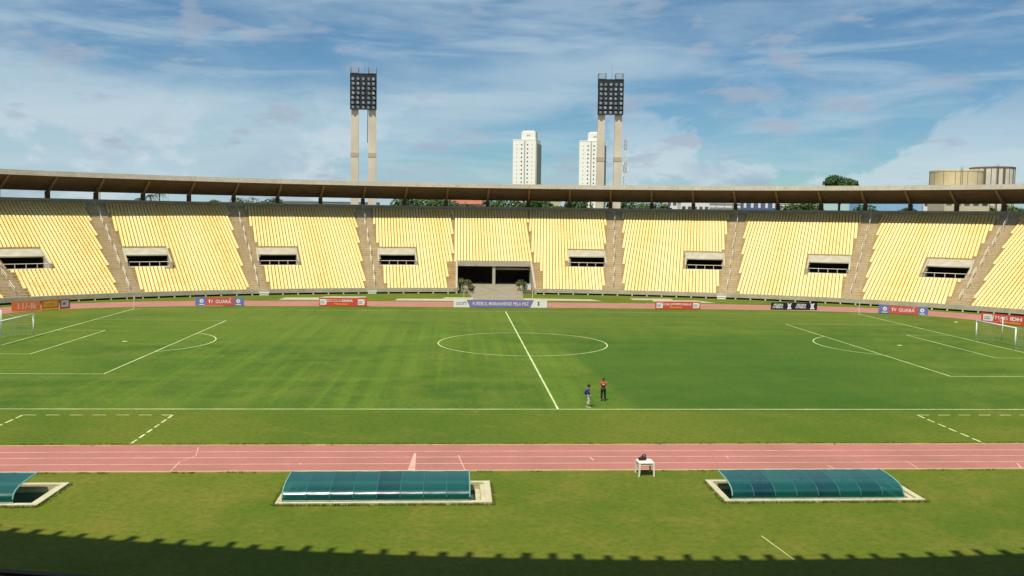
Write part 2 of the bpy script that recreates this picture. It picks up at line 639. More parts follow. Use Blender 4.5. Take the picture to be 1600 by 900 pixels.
NROW, TREAD, RISE, Z0, D0 = 40, 0.80, 0.366, 0.85, 1.0
ZTOP = Z0 + RISE * (NROW - 1)


def row_z(d):
    return Z0 + RISE * (d - D0) / TREAD


# aisles: (x at the foot, direction in degrees from +y)
AISLES = [(-83.0, -59), (-72.1, -44.6), (-59.3, -30.6), (-41.0, -20.3), (-21.6, -10.1),
          (21.4, 9.7), (40.8, 20.3), (59.2, 30.4), (72.1, 44.6), (83.0, 59)]
AIS = []
for x, a in AISLES:
    t = t_of_x(x, 1)
    AIS.append((ell(t, 1), Vector((math.sin(R(a)), math.cos(R(a)), 0)), t))
AW = 1.55                               # half width of an aisle
# vomitories: centre of the lower edge, direction
VOM = [(-74.9, 49.2, -37.5), (-59.5, 60.1, -25.3), (-39.5, 69.05, -15.0), (-18.3, 74.25, -6.2),
       (17.8, 74.2, 6.2), (39.3, 69.2, 15.0), (59.2, 60.3, 25.3), (74.7, 49.3, 37.5)]
VOMF = [(Vector((x, y, 0)), Vector((math.sin(R(a)), math.cos(R(a)), 0)), Vector((math.cos(R(a)), -math.sin(R(a)), 0))) for x, y, a in VOM]
VHW, VLEN = 3.45, 6.3                   # half width and length of the opening
THW, TD = 7.0, 10.4                     # tunnel half width, depth of its beam

# ================================================================== SETTING: ground, pitch, track
def field():
    # outer ground: from under the stand to the horizon
    g = MB()
    n = 96
    rings = [(-0.6, 0)]
    pts = []
    for k in range(n):
        t = 2 * PI * k / n
        pts.append(tuple(ell(t, -0.6) + Vector((0, 0, -0.03))))
    for rr in (30, 60, 150, 400, 1200, 5000):
        for k in range(n):
            t = 2 * PI * k / n
            pts.append((( EA + rr) * math.sin(t), (EB + rr) * math.cos(t), -0.03))
    fs = []
    for i in range(6):
        for k in range(n):
            k2 = (k + 1) % n
            fs.append((i * n + k2, i * n + k, (i + 1) * n + k, (i + 1) * n + k2))
    g.add(pts, fs)
    struct('ground', g, M['outer'])

    # grass inside the bowl, cut out around the sunken dugouts
    y1, y2 = -52.0, -55.3
    A, B = EA + 0.3, EB + 0.3

    def xe(y):
        return A * math.sqrt(1 - (y / B) ** 2)
    g = MB()

    def band(ya, yb, xs=None, steps=40):
        ys = [ya + (yb - ya) * i / steps for i in range(steps + 1)]
        for a_, b_ in zip(ys[:-1], ys[1:]):
            g.add([(-xe(b_), b_, 0), (xe(b_), b_, 0), (xe(a_), a_, 0), (-xe(a_), a_, 0)], [(0, 1, 2, 3)])
    ys_top = [B * math.sin(PI / 2 * i / 30) * 0.9999 for i in range(30, -1, -1)]
    ys_bot = [0.0, -12, -24, -34, -42, -48, y1]
    prev = None
    for y in ys_top + ys_bot[1:]:
        if prev is not None:
            g.add([(-xe(y), y, 0), (xe(y), y, 0), (xe(prev), prev, 0), (-xe(prev), prev, 0)], [(0, 1, 2, 3)])
        prev = y
    holes = [(-36.05, -26.45), (-15.3, -5.7), (5.85, 15.2)]
    cuts = [-xe(y1)] + [c for h in holes for c in h] + [xe(y1)]
    for i in range(0, len(cuts), 2):
        xa, xb = cuts[i], cuts[i + 1]
        xa2 = -xe(y2) if i == 0 else xa
        xb2 = xe(y2) if i == len(cuts) - 2 else xb
        g.add([(xa2, y2, 0), (xb2, y2, 0), (xb, y1, 0), (xa, y1, 0)], [(0, 1, 2, 3)])
    ys2 = [y2] + [-B * math.sin(PI / 2 * (0.64 + 0.36 * i / 16)) * 0.9999 for i in range(1, 17)]
    for a_, b_ in zip(ys2[:-1], ys2[1:]):
        if b_ < a_:
            g.add([(-xe(b_), b_, 0), (xe(b_), b_, 0), (xe(a_), a_, 0), (-xe(a_), a_, 0)], [(0, 1, 2, 3)])
    struct('infield_grass', g, M['apron'])

    L2, W2 = 53.17, 34.17
    p = MB()
    p.add([(-60, -44.0, 0.004), (60, -44.0, 0.004), (58, 38.6, 0.004), (-58, 38.6, 0.004)], [(0, 1, 2, 3)])
    pitch = struct('pitch', p, M['pitch'])
    LW, Z = 0.13, 0.009

    def line(name, p0, p1, w=LW, z=Z):
        a, b_ = Vector(p0 + (0,)), Vector(p1 + (0,))
        d = (b_ - a).normalized()
        s = Vector((-d.y, d.x, 0)) * w / 2
        m = MB()
        # slightly wandering edges, as a line marker leaves them
        n_ = max(2, int((b_ - a).length / 1.5))
        vs_ = []
        for i in range(n_ + 1):
            q = a.lerp(b_, i / n_)
            k = 1 + rnd.uniform(-0.22, 0.22)
            vs_ += [(q.x + s.x * k, q.y + s.y * k, z), (q.x - s.x * k, q.y - s.y * k, z)]
        m.add(vs_, [(2 * i, 2 * i + 1, 2 * i + 3, 2 * i + 2) for i in range(n_)])
        return obj(name, m, M['line'], pitch)

    def arc(name, c, r, a0, a1, n_=64, z=Z, w=LW):
        m = MB()
        vs_ = []
        for i in range(n_ + 1):
            a = a0 + (a1 - a0) * i / n_
            for q in (r - w / 2, r + w / 2):
                vs_.append((c[0] + q * math.cos(a), c[1] + q * math.sin(a), z))
        m.add(vs_, [(2 * i, 2 * i + 1, 2 * i + 3, 2 * i + 2) for i in range(n_)])
        return obj(name, m, M['line'], pitch)
    h = LW / 2
    line('touchline', (-L2, -W2), (L2, -W2), 0.15)
    line('touchline', (-L2, W2), (L2, W2), 0.10)
    line('goal_line', (-L2, -W2 + h), (-L2, W2 - h))
    line('goal_line', (L2, -W2 + h), (L2, W2 - h))
    line('halfway_line', (0, -W2 + h), (0, W2 - h), 0.16)
    arc('centre_circle', (0, 0), 9.15, 0, 2 * PI, 96, z=Z + 0.004)
    for s in (-1, 1):
        xp, xg = s * (L2 - 16.5), s * (L2 - 5.5)
        line('penalty_area_line', (xp, -20.16), (xp, 20.16))
        line('penalty_area_line', (s * L2 - s * h, -20.16), (xp + s * h, -20.16), 0.11)
        line('penalty_area_line', (s * L2 - s * h, 20.16), (xp + s * h, 20.16), 0.08)
        line('goal_area_line', (xg, -9.16), (xg, 9.16))
        line('goal_area_line', (s * L2 - s * h, -9.16), (xg + s * h, -9.16), 0.10)
        line('goal_area_line', (s * L2 - s * h, 9.16), (xg + s * h, 9.16), 0.08)
        cx = s * (L2 - 11)
        al = math.acos(5.5 / 9.15)
        c0 = PI if s > 0 else 0
        arc('penalty_arc', (cx, 0), 9.15, c0 - al, c0 + al, 32, z=Z + 0.004)
        sp = MB()
        sp.lathe([(0.28, Z), (0.0001, Z + 0.001)], 14, (cx, 0), closed=False)
        obj('penalty_spot', sp, M['line'], pitch)
        for q in (-1, 1):
            a0 = math.atan2(-q, -s)
            arc('corner_arc', (s * L2, q * W2), 1.0, a0 - PI / 4, a0 + PI / 4, 10, z=Z + 0.004)
    # dashed technical areas on the near apron
    for x0, x1, yf in ((-35.8, -26.1, -36.1), (25.2, 35.0, -36.1)):
        k = 0
        x = x0
        while x < x1 - 0.3:
            line('dash', (x, yf), (min(x + 0.85, x1), yf), 0.12, 0.013)
            x += 1.5
        for xx in (x0, x1):
            y = yf
            while y > -44.0:
                line('dash', (xx, y), (xx, max(y - 0.95, -44.1)), 0.14, 0.013)
                y -= 1.35
    # faint old mark on the near grass
    line('old_mark', (5.8, -59.9), (6.2, -62.7), 0.045, 0.006)
    struct_paths()


def spline(pts, per=10):
    out = []
    n = len(pts)
    for i in range(n):
        p0, p1, p2, p3 = (Vector(pts[(i + k - 1) % n] + (0,)) for k in range(4))
        for k in range(per):
            t = k / per
            out.append(0.5 * ((2 * p1) + (-p0 + p2) * t + (2 * p0 - 5 * p1 + 4 * p2 - p3) * t * t + (-p0 + 3 * p1 - 3 * p2 + p3) * t ** 3))
    return out


def struct_paths():
    half_in = [(0, 40.6), (14, 40.6), (28, 40.4), (40, 39.6), (50, 38.0), (58, 35.4), (64, 31.2), (68, 25.0), (70.2, 16), (71, 4), (70.5, -10),
               (68, -24), (62, -35.5), (53, -42), (42, -44.25), (28, -44.3), (14, -44.3), (0, -44.3)]
    loop = half_in + [(-x, y) for x, y in half_in[-2:0:-1]]
    inner = spline(loop, 8)
    n = len(inner)
    nor = []
    for i in range(n):
        d = inner[(i + 1) % n] - inner[i - 1]
        nor.append(Vector((-d.y, d.x, 0)).normalized())
    # track is wider on the far straight
    wid = [5.5 + 2.3 * max(0.0, min(1.0, (p.y + 10) / 40)) for p in inner]
    wid = [w if p.y > -44 else 5.5 for w, p in zip(wid, inner)]

    def ring(f0, f1, z, absw=None):
        vs_ = []
        for p, q, w in zip(inner, nor, wid):
            a = p + q * (w * f0 if absw is None else w * f0 - absw / 2)
            b_ = p + q * (w * f1 if absw is None else w * f0 + absw / 2)
            vs_ += [(a.x, a.y, z), (b_.x, b_.y, z)]
        m = MB()
        m.add(vs_, [(2 * i, 2 * i + 1, (2 * i + 3) % (2 * n), (2 * i + 2) % (2 * n)) for i in range(n)])
        m.f = [f[::-1] for f in m.f]
        return m
    tr = struct('running_track', ring(0, 1, 0.008), M['track'])
    for fr in (0.26, 0.49, 0.733):
        obj('lane_line', ring(fr, fr, 0.0125, 0.10), M['lane'], tr)
    # low kerbs on both edges
    for fr, w in ((0.0, 0.10), (1.0, 0.13)):
        vs_ = []
        for p, q, ww in zip(inner, nor, wid):
            a = p + q * (ww * fr - w / 2)
            b_ = p + q * (ww * fr + w / 2)
            vs_ += [(a.x, a.y, 0.0), (a.x, a.y, 0.05), (b_.x, b_.y, 0.05), (b_.x, b_.y, 0.0)]
        m = MB()
        fs = []
        for i in range(n):
            j = (i + 1) % n
            for k in range(3):
                fs.append((4 * i + k, 4 * i + k + 1, 4 * j + k + 1, 4 * j + k))
        m.add(vs_, fs)
        obj('kerb', m, M['kerb'], tr)

    def mark(name, quad):
        m = MB()
        m.add([(x, y, 0.0165) for x, y in quad], [(0, 1, 2, 3)])
        obj(name, m, M['lane'], tr)
    mark('start_line', [(-9.76, -49.7), (-9.36, -49.7), (-9.46, -46.2), (-9.58, -46.2)])
    for (x0, y0, x1, y1, w) in ((-22.05, -49.7, -22.1, -47.9, .07), (-22.1, -47.9, -21.6, -46.6, .05), (-21.6, -46.6, -22.0, -44.7, .05),
                                (-6.72, -49.7, -7.08, -46.6, .06), (18.1, -49.6, 18.2, -48.2, .07), (0.34, -47.1, 0.44, -47.8, .10),
                                (13.3, -49.0, 13.4, -49.6, .10), (-15.6, -48.5, -15.6, -48.2, .14), (8.2, -47.0, 8.2, -47.5, .08),
                                (24.4, -48.6, 24.0, -49.6, .10)):
        mark('stagger_mark', [(x0 - w / 2, y0), (x0 + w / 2, y0), (x1 + w / 2, y1), (x1 - w / 2, y1)])
    # jumping runways and pits beyond the far straight
    for quad in ([(-35.9, 50.2), (-24.5, 50.6), (-23.5, 55.2), (-35.6, 54.2)], [(-30.0, 55.0), (-22.6, 55.6), (-22.4, 57.6), (-29.4, 57.0)],
                 [(-17.2, 50.6), (-4.6, 50.2), (-4.4, 54.4), (-17.0, 53.8)], [(-9.6, 54.5), (-4.4, 54.6), (-4.2, 57.2), (-9.0, 57.0)],
                 [(4.2, 52.6), (17.2, 52.4), (15.6, 55.4), (4.4, 56.4)], [(23.0, 55.2), (30.0, 55.0), (30.2, 58.0), (23.0, 58.0)],
                 [(26.0, 51.8), (36.0, 50.6), (34.0, 54.8), (26.2, 54.9)]):
        m = MB()
        m.add([(x, y, 0.005) for x, y in quad] + [(x, y, 0.055) for x, y in quad], [(4, 5, 6, 7), (0, 1, 5, 4), (1, 2, 6, 5), (2, 3, 7, 6), (3, 0, 4, 7)])
        struct('jump_runway', m, M['strip'])


field()

# ================================================================== THE FAR STAND
stand = thing('grandstand', 'curved concrete grandstand with rows of yellow seats under a brown cantilevered roof', 'grandstand', (0, 75, 0))
OFF = Vector((0, -75, 0))               # parts are built in field coordinates


def part(name, mb, mat, parent=None, smooth=False):
    o = obj(name, mb, mat, parent or stand, OFF if parent is None else None, smooth=smooth)
    return o


def in_opening(p, grow=0.0, vgrow=0.0):
    for c, n, u in VOMF:
        q = p - c
        if abs(q.dot(u)) < VHW + grow and -vgrow < q.dot(n) < VLEN + vgrow:
            return True
    if abs(p.x) < THW + grow and p.y < EB + TD + vgrow and p.y > 0:
        return True
    return False


def in_aisle(p, grow=0.0):
    for c, n, t in AIS:
        q = p - c
        if q.dot(n) > -2 and abs(q.x * n.y - q.y * n.x) < AW + grow:
            return True
    return False


T_MAX = R(70)


def terrace():
    m = MB()
    nseg = 330
    ts = [-T_MAX + 2 * T_MAX * i / nseg for i in range(nseg + 1)]
    for r in range(NROW):
        d0 = D0 + TREAD * r
        d1 = d0 + TREAD + (0.6 if r == NROW - 1 else 0)
        z = Z0 + RISE * r
        zb = z - RISE
        for i in range(nseg):
            a, b_ = ts[i], ts[i + 1]
            c = ell((a + b_) / 2, d0 + 0.4)
            if in_opening(c):
                continue
            p0, p1, q0, q1 = ell(a, d0), ell(b_, d0), ell(a, d1), ell(b_, d1)
            m.add([(p0.x, p0.y, zb), (p1.x, p1.y, zb), (p1.x, p1.y, z), (p0.x, p0.y, z), (q1.x, q1.y, z), (q0.x, q0.y, z)],
                  [(0, 1, 2, 3), (3, 2, 4, 5)])
    part('terrace', m, M['conc'])


terrace()


def front_wall():
    def run(name, ta, tb, d0, d1, z0, z1, mat, step=R(0.7), parent=None):
        n = max(1, int(abs(tb - ta) / step))
        vs_, fs = [], []
        for i in range(n + 1):
            t = ta + (tb - ta) * i / n
            for d, z in ((d0, z0), (d0, z1), (d1, z1), (d1, z0)):
                p = ell(t, d)
                vs_.append((p.x, p.y, z))
        for i in range(n):
            for k in range(4):
                k2 = (k + 1) % 4
                fs.append((4 * i + k, 4 * i + 4 + k, 4 * i + 4 + k2, 4 * i + k2))
        fs += [(0, 1, 2, 3), (4 * n + 3, 4 * n + 2, 4 * n + 1, 4 * n)]
        m = MB()
        m.add(vs_, fs)
        return part(name, m, mat, parent)
    tt = t_of_x(THW + 0.35, 0)
    for ta, tb in ((-T_MAX, -tt), (tt, T_MAX)):
        w = run('front_wall', ta, tb, 0.0, 0.34, 0.30, 1.02, M['grey'])
        run('ledge', ta, tb, 0.344, 1.02, 0.42, 0.62, M['grey'], parent=w)  # dark colour stands for the shade under the parapet
        run('footing', ta, tb, 0.75, 1.0, -0.05, 0.30, M['dark'], parent=w)
        # short stub posts carrying the parapet over the drain
        L_ = (tb - ta)
        npost = int(abs(L_) * 80 / 2.35)
        pm_ = MB().box(-0.11, 0.11, -0.11, 0.11, 0, 0.299).mesh('post', M['rail'])
        for i in range(npost):
            t = ta + L_ * (i + 0.5) / npost
            p = ell(t, 0.14)
            link('post', pm_, w, p, -math.atan2(nrm(t, 0).x, nrm(t, 0).y))
    # back wall of the top gangway
    dtop = D0 + TREAD * NROW + 0.6
    run('back_wall', -T_MAX, T_MAX, dtop, dtop + 0.35, ZTOP - 0.2, 16.28, M['grey'], R(1.0))
    run('outer_wall', -T_MAX, T_MAX, dtop + 0.36, dtop + 0.7, -0.2, 15.6, M['grey'], R(1.0))


front_wall()

# ------------------------------------------------------------------ aisles with stairs and hairpin rails
def aisles():
    for idx, (c, n, t) in enumerate(AIS):
        u = Vector((n.y, -n.x, 0))
        m = MB()
        for r in range(NROW):
            z = Z0 + RISE * r
            # two steps to each row; the upper gangway rows are plain
            v0 = on_ell(c, n, D0 + TREAD * r)
            v1 = on_ell(c, n, D0 + TREAD * (r + 1))
            for k in range(2):
                va = v0 + (v1 - v0) * (k / 2) - 0.36
                vb = v0 + (v1 - v0) * ((k + 1) / 2) - 0.36
                zz = z - RISE + RISE * (k + 1) / 2 + 0.012
                hw = AW - 0.06
                ps = [c + n * va - u * hw, c + n * va + u * hw, c + n * (vb + 0.4) + u * hw, c + n * (vb + 0.4) - u * hw]
                m.hexa([(p.x, p.y, zz - RISE / 2 - 0.05) for p in ps] + [(p.x, p.y, zz) for p in ps])
        st = part('aisle_stair', m, M['stair'])
        # hairpin handrails down the middle
        k = 0
        d = 2.0
        while d < 31.5:
            va, vb = on_ell(c, n, d), on_ell(c, n, d + 2.3)
            za, zb = row_z(d), row_z(d + 2.3)
            ou = u * (0.10 if k % 2 else -0.10)
            pa, pb = c + n * va + ou, c + n * vb + ou
            rm = MB()
            rm.tube([(pa.x, pa.y, za - 0.2), (pa.x, pa.y, za + 0.95), (pb.x, pb.y, zb + 0.95), (pb.x, pb.y, zb - 0.2)], 0.045, 5)
            rm.tube([(pa.x, pa.y, za + 0.5), (pb.x, pb.y, zb + 0.5)], 0.03, 4)
            part('handrail', rm, M['rail'], st)
            d += 3.65
            k += 1


aisles()

# ------------------------------------------------------------------ vomitories
def vomitories():
    for c, n, u in VOMF:
        zf = row_z(9.4) - 0.15              # floor of the opening
        zt = row_z(9.4 + VLEN) + 0.05       # top of the lintel
        a = -math.atan2(n.x, n.y)
        # local frame: x along the row, y up the slope
        lo = MB()
        # two cheek walls, with a sloping top
        root_m = MB()
        hw = VHW
        root_m.box(-hw + 0.02, hw - 0.02, -0.25, 9.0, zf - 0.35, zf)              # floor slab, front nose
        root = link('vomitory', root_m.mesh('vomitory', M['grey']), stand, c + OFF, a)
        for s in (-1, 1):
            m = MB()
            x0, x1 = (hw - 0.02, hw + 0.26) if s > 0 else (-hw - 0.26, -hw + 0.02)
            prof = [(-0.15, zf - 0.4), (9.0, zf - 0.4), (9.0, zt - 0.3), (VLEN - 0.2, zt + 0.04), (0.75, zf + 1.05), (-0.15, zf + 0.9)]
            vs_ = [(x0, y, z) for y, z in prof] + [(x1, y, z) for y, z in prof]
            k = len(prof)
            m.add(vs_, [tuple(range(k - 1, -1, -1)), tuple(range(k, 2 * k))] + [(i, (i + 1) % k, (i + 1) % k + k, i + k) for i in range(k)])
            link('cheek_wall', m.mesh('cheek_wall', M['grey']), root)
        # sloping lintel
        m = MB()
        yb, yt = VLEN - 2.6, VLEN
        m.hexa([(-hw + 0.022, yb, zt - 1.28), (hw - 0.022, yb, zt - 1.28), (hw - 0.022, yt + 0.3, zt - 0.35), (-hw + 0.022, yt + 0.3, zt - 0.35),
                (-hw + 0.022, yb, zt - 1.08), (hw - 0.022, yb, zt - 1.08), (hw - 0.022, yt, zt), (-hw + 0.022, yt, zt)])
        link('lintel', m.mesh('lintel', M['grey']), root)
        # passage behind, lined with dark sheets that stand for its shade
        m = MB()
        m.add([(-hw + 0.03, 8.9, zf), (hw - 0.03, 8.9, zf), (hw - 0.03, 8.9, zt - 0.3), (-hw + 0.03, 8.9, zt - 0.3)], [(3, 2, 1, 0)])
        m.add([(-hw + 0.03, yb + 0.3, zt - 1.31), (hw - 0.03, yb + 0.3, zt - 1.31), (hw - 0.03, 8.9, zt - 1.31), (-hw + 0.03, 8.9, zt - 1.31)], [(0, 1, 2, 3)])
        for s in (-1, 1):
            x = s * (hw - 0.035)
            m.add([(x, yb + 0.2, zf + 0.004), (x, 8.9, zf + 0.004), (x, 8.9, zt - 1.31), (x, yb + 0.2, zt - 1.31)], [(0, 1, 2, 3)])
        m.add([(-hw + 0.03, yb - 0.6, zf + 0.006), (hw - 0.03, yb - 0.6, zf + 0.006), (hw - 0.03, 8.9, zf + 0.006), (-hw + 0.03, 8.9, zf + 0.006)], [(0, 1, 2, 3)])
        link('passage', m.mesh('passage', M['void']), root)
        # rail across the front
        m = MB()
        m.tube([(-hw + 0.25, 0.0, zf), (-hw + 0.25, 0.0, zf + 0.92), (hw - 0.25, 0.0, zf + 0.92), (hw - 0.25, 0.0, zf)], 0.055, 6)
        for k in range(1, 4):
            x = -hw + 0.25 + (2 * hw - 0.5) * k / 4
            m.tube([(x, 0.0, zf), (x, 0.0, zf + 0.9)], 0.05, 6)
        m.tube([(-hw + 0.25, 0.0, zf + 0.06), (hw - 0.25, 0.0, zf + 0.06)], 0.045, 6)
        link('railing', m.mesh('railing', M['rail']), root)


vomitories()

# ------------------------------------------------------------------ the players' tunnel in the middle
def tunnel():
    yb = EB + TD
    zt = row_z(TD) + 0.35                # top of the beam
    m = MB()
    m.box(-THW - 0.4, THW + 0.4, yb - 0.25, yb + 0.45, zt - 1.0, zt + 0.06)
    root = part('tunnel_portal', m, M['grey'])
    for s in (-1, 1):
        w = MB()
        x0, x1 = (THW, THW + 0.36) if s > 0 else (-THW - 0.36, -THW)
        prof = [(EB - 0.15, -0.05), (yb + 8, -0.05), (yb + 8, zt - 1.02), (yb - 0.26, zt - 1.02), (yb - 0.26, zt - 0.05), (EB + 0.4, 1.10), (EB - 0.15, 1.05)]
        k = len(prof)
        vs_ = [(x0, y, z) for y, z in prof] + [(x1, y, z) for y, z in prof]
        w.add(vs_, [tuple(range(k - 1, -1, -1)), tuple(range(k, 2 * k))] + [(i, (i + 1) % k, (i + 1) % k + k, i + k) for i in range(k)])
        part('side_wall', w, M['grey'], root)
        # narrow service steps beside the wall
        t = MB()
        for r in range(10):
            y0 = EB + 1.0 + 0.86 * r
            x0, x1 = (THW + 0.37, THW + 1.75) if s > 0 else (-THW - 1.75, -THW - 0.37)
            t.box(x0, x1, y0, y0 + 0.9, 0.2, 0.95 + 0.40 * r)
        part('side_steps', t, M['conc'], root)
    p = MB()
    p.box(-0.28, 0.28, yb - 0.05, yb + 0.5, 0.9, zt - 1.0)
    part('pillar', p, M['grey'], root)
    b_ = MB()
    b_.box(0.29, THW - 0.01, yb + 1.2, yb + 1.5, zt - 1.75, zt - 1.35)
    part('cross_beam', b_, M['grey'], root)
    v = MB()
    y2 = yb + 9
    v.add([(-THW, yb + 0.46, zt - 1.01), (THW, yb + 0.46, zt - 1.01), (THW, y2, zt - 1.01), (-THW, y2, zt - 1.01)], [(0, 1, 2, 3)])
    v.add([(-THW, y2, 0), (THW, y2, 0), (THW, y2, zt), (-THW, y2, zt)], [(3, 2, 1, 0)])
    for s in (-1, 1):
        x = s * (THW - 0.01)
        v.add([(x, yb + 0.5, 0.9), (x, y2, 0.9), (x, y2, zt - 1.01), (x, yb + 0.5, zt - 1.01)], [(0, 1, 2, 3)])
    part('passage', v, M['void'], root)  # dark faces stand for the shade behind the beam
    # paved ramp climbing in from the track
    f = MB()
    prof = [(50.0, 0.012), (58.0, 0.03), (63.0, 0.22), (70.0, 0.62), (yb, 0.96), (yb + 9, 1.0)]
    wl = [4.4, 4.3, 4.6, 5.2, THW - 0.02, THW - 0.02]
    vs_ = []
    for (y, z), w in zip(prof, wl):
        vs_ += [(-w, y, z), (w, y, z), (-w - 0.25, y, -0.06), (w + 0.25, y, -0.06)]
    fs = []
    for i in range(len(prof) - 1):
        a, c = 4 * i, 4 * i + 4
        fs += [(a, a + 1, c + 1, c), (a + 2, a, c, c + 2), (a + 1, a + 3, c + 3, c + 1)]
    f.add(vs_, fs)
    part('ramp', f, M['paving'], root)


tunnel()

# ------------------------------------------------------------------ seats
def seat_shape():
    w = 0.222
    # profile across the seat: (y, z) from front lip over the pan to the top of the back
    prof = [(0.06, 0.02), (0.035, 0.125), (0.09, 0.165), (0.34, 0.175), (0.47, 0.34), (0.60, 0.52), (0.62, 0.50), (0.56, 0.02)]
    vs_, fs = [], []
    for i, (y, z) in enumerate(prof):
        cz = 0.035 if i in (2, 3) else 0.0
        cy = 0.035 if i in (4, 5) else 0.0
        rw = w * (0.86 if i == 5 else 1.0)
        vs_ += [(-rw, y - cy, z + cz), (0, y, z), (rw, y - cy, z + cz)]
    for i in range(len(prof) - 1):
        for k in range(2):
            fs.append((3 * i + k, 3 * i + k + 1, 3 * i + 4 + k, 3 * i + 3 + k))
    return vs_, fs


def seats():
    PITCH_S = 0.607
    blocks = [(-66, -52, (0, 1)), (-37, None, (1, 2)), (-25.4, None, (2, 3)), (-15.2, None, (3, 4)), (-5.6, None, (4, 'L')), (0, None, ('L', 'R')),
              (5.4, None, ('R', 5)), (15.0, None, (5, 6)), (25.4, None, (6, 7)), (37.2, None, (7, 8)), (51, None, (8, 9))]
    blocks[0] = (-51, None, (0, 1))
    bl = {'L': (ell(t_of_x(-7.4, 1), 1), Vector((math.sin(R(-1.5)), math.cos(R(-1.5)), 0))),
          'R': (ell(t_of_x(7.2, 1), 1), Vector((math.sin(R(1.6)), math.cos(R(1.6)), 0)))}
    out = []
    for ang, _, (ia, ib) in blocks:
        n = Vector((math.sin(R(ang)), math.cos(R(ang)), 0))
        u = Vector((n.y, -n.x, 0))
        A = bl[ia] if isinstance(ia, str) else AIS[ia][:2]
        B = bl[ib] if isinstance(ib, str) else AIS[ib][:2]
        ga = -0.10 if isinstance(ia, str) else AW
        gb = -0.10 if isinstance(ib, str) else AW
        c = (A[0] + B[0]) / 2
        half = int((B[0] - A[0]).length / 2 / PITCH_S) + 14
        for k in range(-half, half + 1):
            p0 = c + u * (k * PITCH_S)
            for r in range(NROW):
                d = D0 + TREAD * r + 0.16
                p = p0 + n * on_ell(p0, n, d)
                # between the two bounding lines?
                qa, qb = p - A[0], p - B[0]
                sa = qa.x * A[1].y - qa.y * A[1].x
                sb = qb.x * B[1].y - qb.y * B[1].x
                if sa < ga + 0.24 or sb > -gb - 0.24:
                    continue
                if in_opening(p + n * 0.3, 0.50, 0.45):
                    continue
                if abs(p.x) < THW + 1.85 and p.y < EB + TD + 0.35 - 0.4:
                    continue
                out.append((p.x, p.y, Z0 + RISE * r, -math.atan2(n.x, n.y), 0.5 + 0.32 * math.sin(k * 12.9898 + ang) ))
    S = np.array(out)
    cx, cy = cam.location.x, cam.location.y
    # which of them show largest in the photograph
    d = np.hypot(S[:, 0] - cx, S[:, 1] - cy)
    f = 1402.67
    px = 800 + f * ((S[:, 0] - cx) * math.cos(YAW) - (S[:, 1] - cy) * math.sin(YAW)) / ((S[:, 0] - cx) * math.sin(YAW) + (S[:, 1] - cy) * math.cos(YAW))
    score = np.where((px > 8) & (px < 1592), d, 1e6)
    order = np.argsort(score)
    near = set(order[:300].tolist())
    vs_, fs = seat_shape()
    sm = MB()
    sm.add(vs_, fs)
    me1 = sm.mesh('seat', M['seat_one'], smooth=False)
    for i in sorted(near):
        x, y, z, a = S[i][:4]
        link('seat', me1, stand, (x, y - 75, z + 0.004), a)
    rest = np.array([i for i in range(len(S)) if i not in near])
    V = np.array(vs_)
    F = np.array(fs)
    nv = len(V)
    rs = np.random.RandomState(3)
    a = S[rest, 3] + rs.normal(0, 0.012, len(rest))
    ca, sa = np.cos(a)[:, None], np.sin(a)[:, None]
    jit = rs.normal(0, 0.008, (len(rest), 1))
    X = S[rest, 0][:, None] + V[None, :, 0] * ca - V[None, :, 1] * sa
    Y = S[rest, 1][:, None] + V[None, :, 0] * sa + V[None, :, 1] * ca
    Zc = S[rest, 2][:, None] + V[None, :, 2] + 0.012 + np.clip(jit, -0.01, 0.02)
    VV = np.stack([X, Y, Zc], -1).reshape(-1, 3)
    FF = (F[None] + (np.arange(len(rest)) * nv)[:, None, None]).reshape(-1, 4)
    me = bpy.data.meshes.new('seat_rows')
    me.vertices.add(len(VV))
    me.vertices.foreach_set('co', VV.ravel())
    me.loops.add(FF.size)
    me.loops.foreach_set('vertex_index', FF.ravel().astype(np.int32))
    me.polygons.add(len(FF))
    me.polygons.foreach_set('loop_start', (np.arange(len(FF)) * 4).astype(np.int32))
    me.materials.append(M['seat'])
    lowf = np.array([mnoise.noise(Vector((x * 0.11, y * 0.11, 3.0))) for x, y in S[rest, :2]])
    tint = np.clip(S[rest, 4] + lowf * 0.22 + rs.normal(0, 0.15, len(rest)), 0, 1)
    at = me.attributes.new('tint', 'FLOAT', 'POINT')
    at.data.foreach_set('value', np.repeat(tint, nv).astype(np.float32))
    me.update(calc_edges=True)
    me.validate()
    o = link('seat_rows', me, stand, OFF)
    o['kind'] = 'stuff'
    return len(S)


seats()

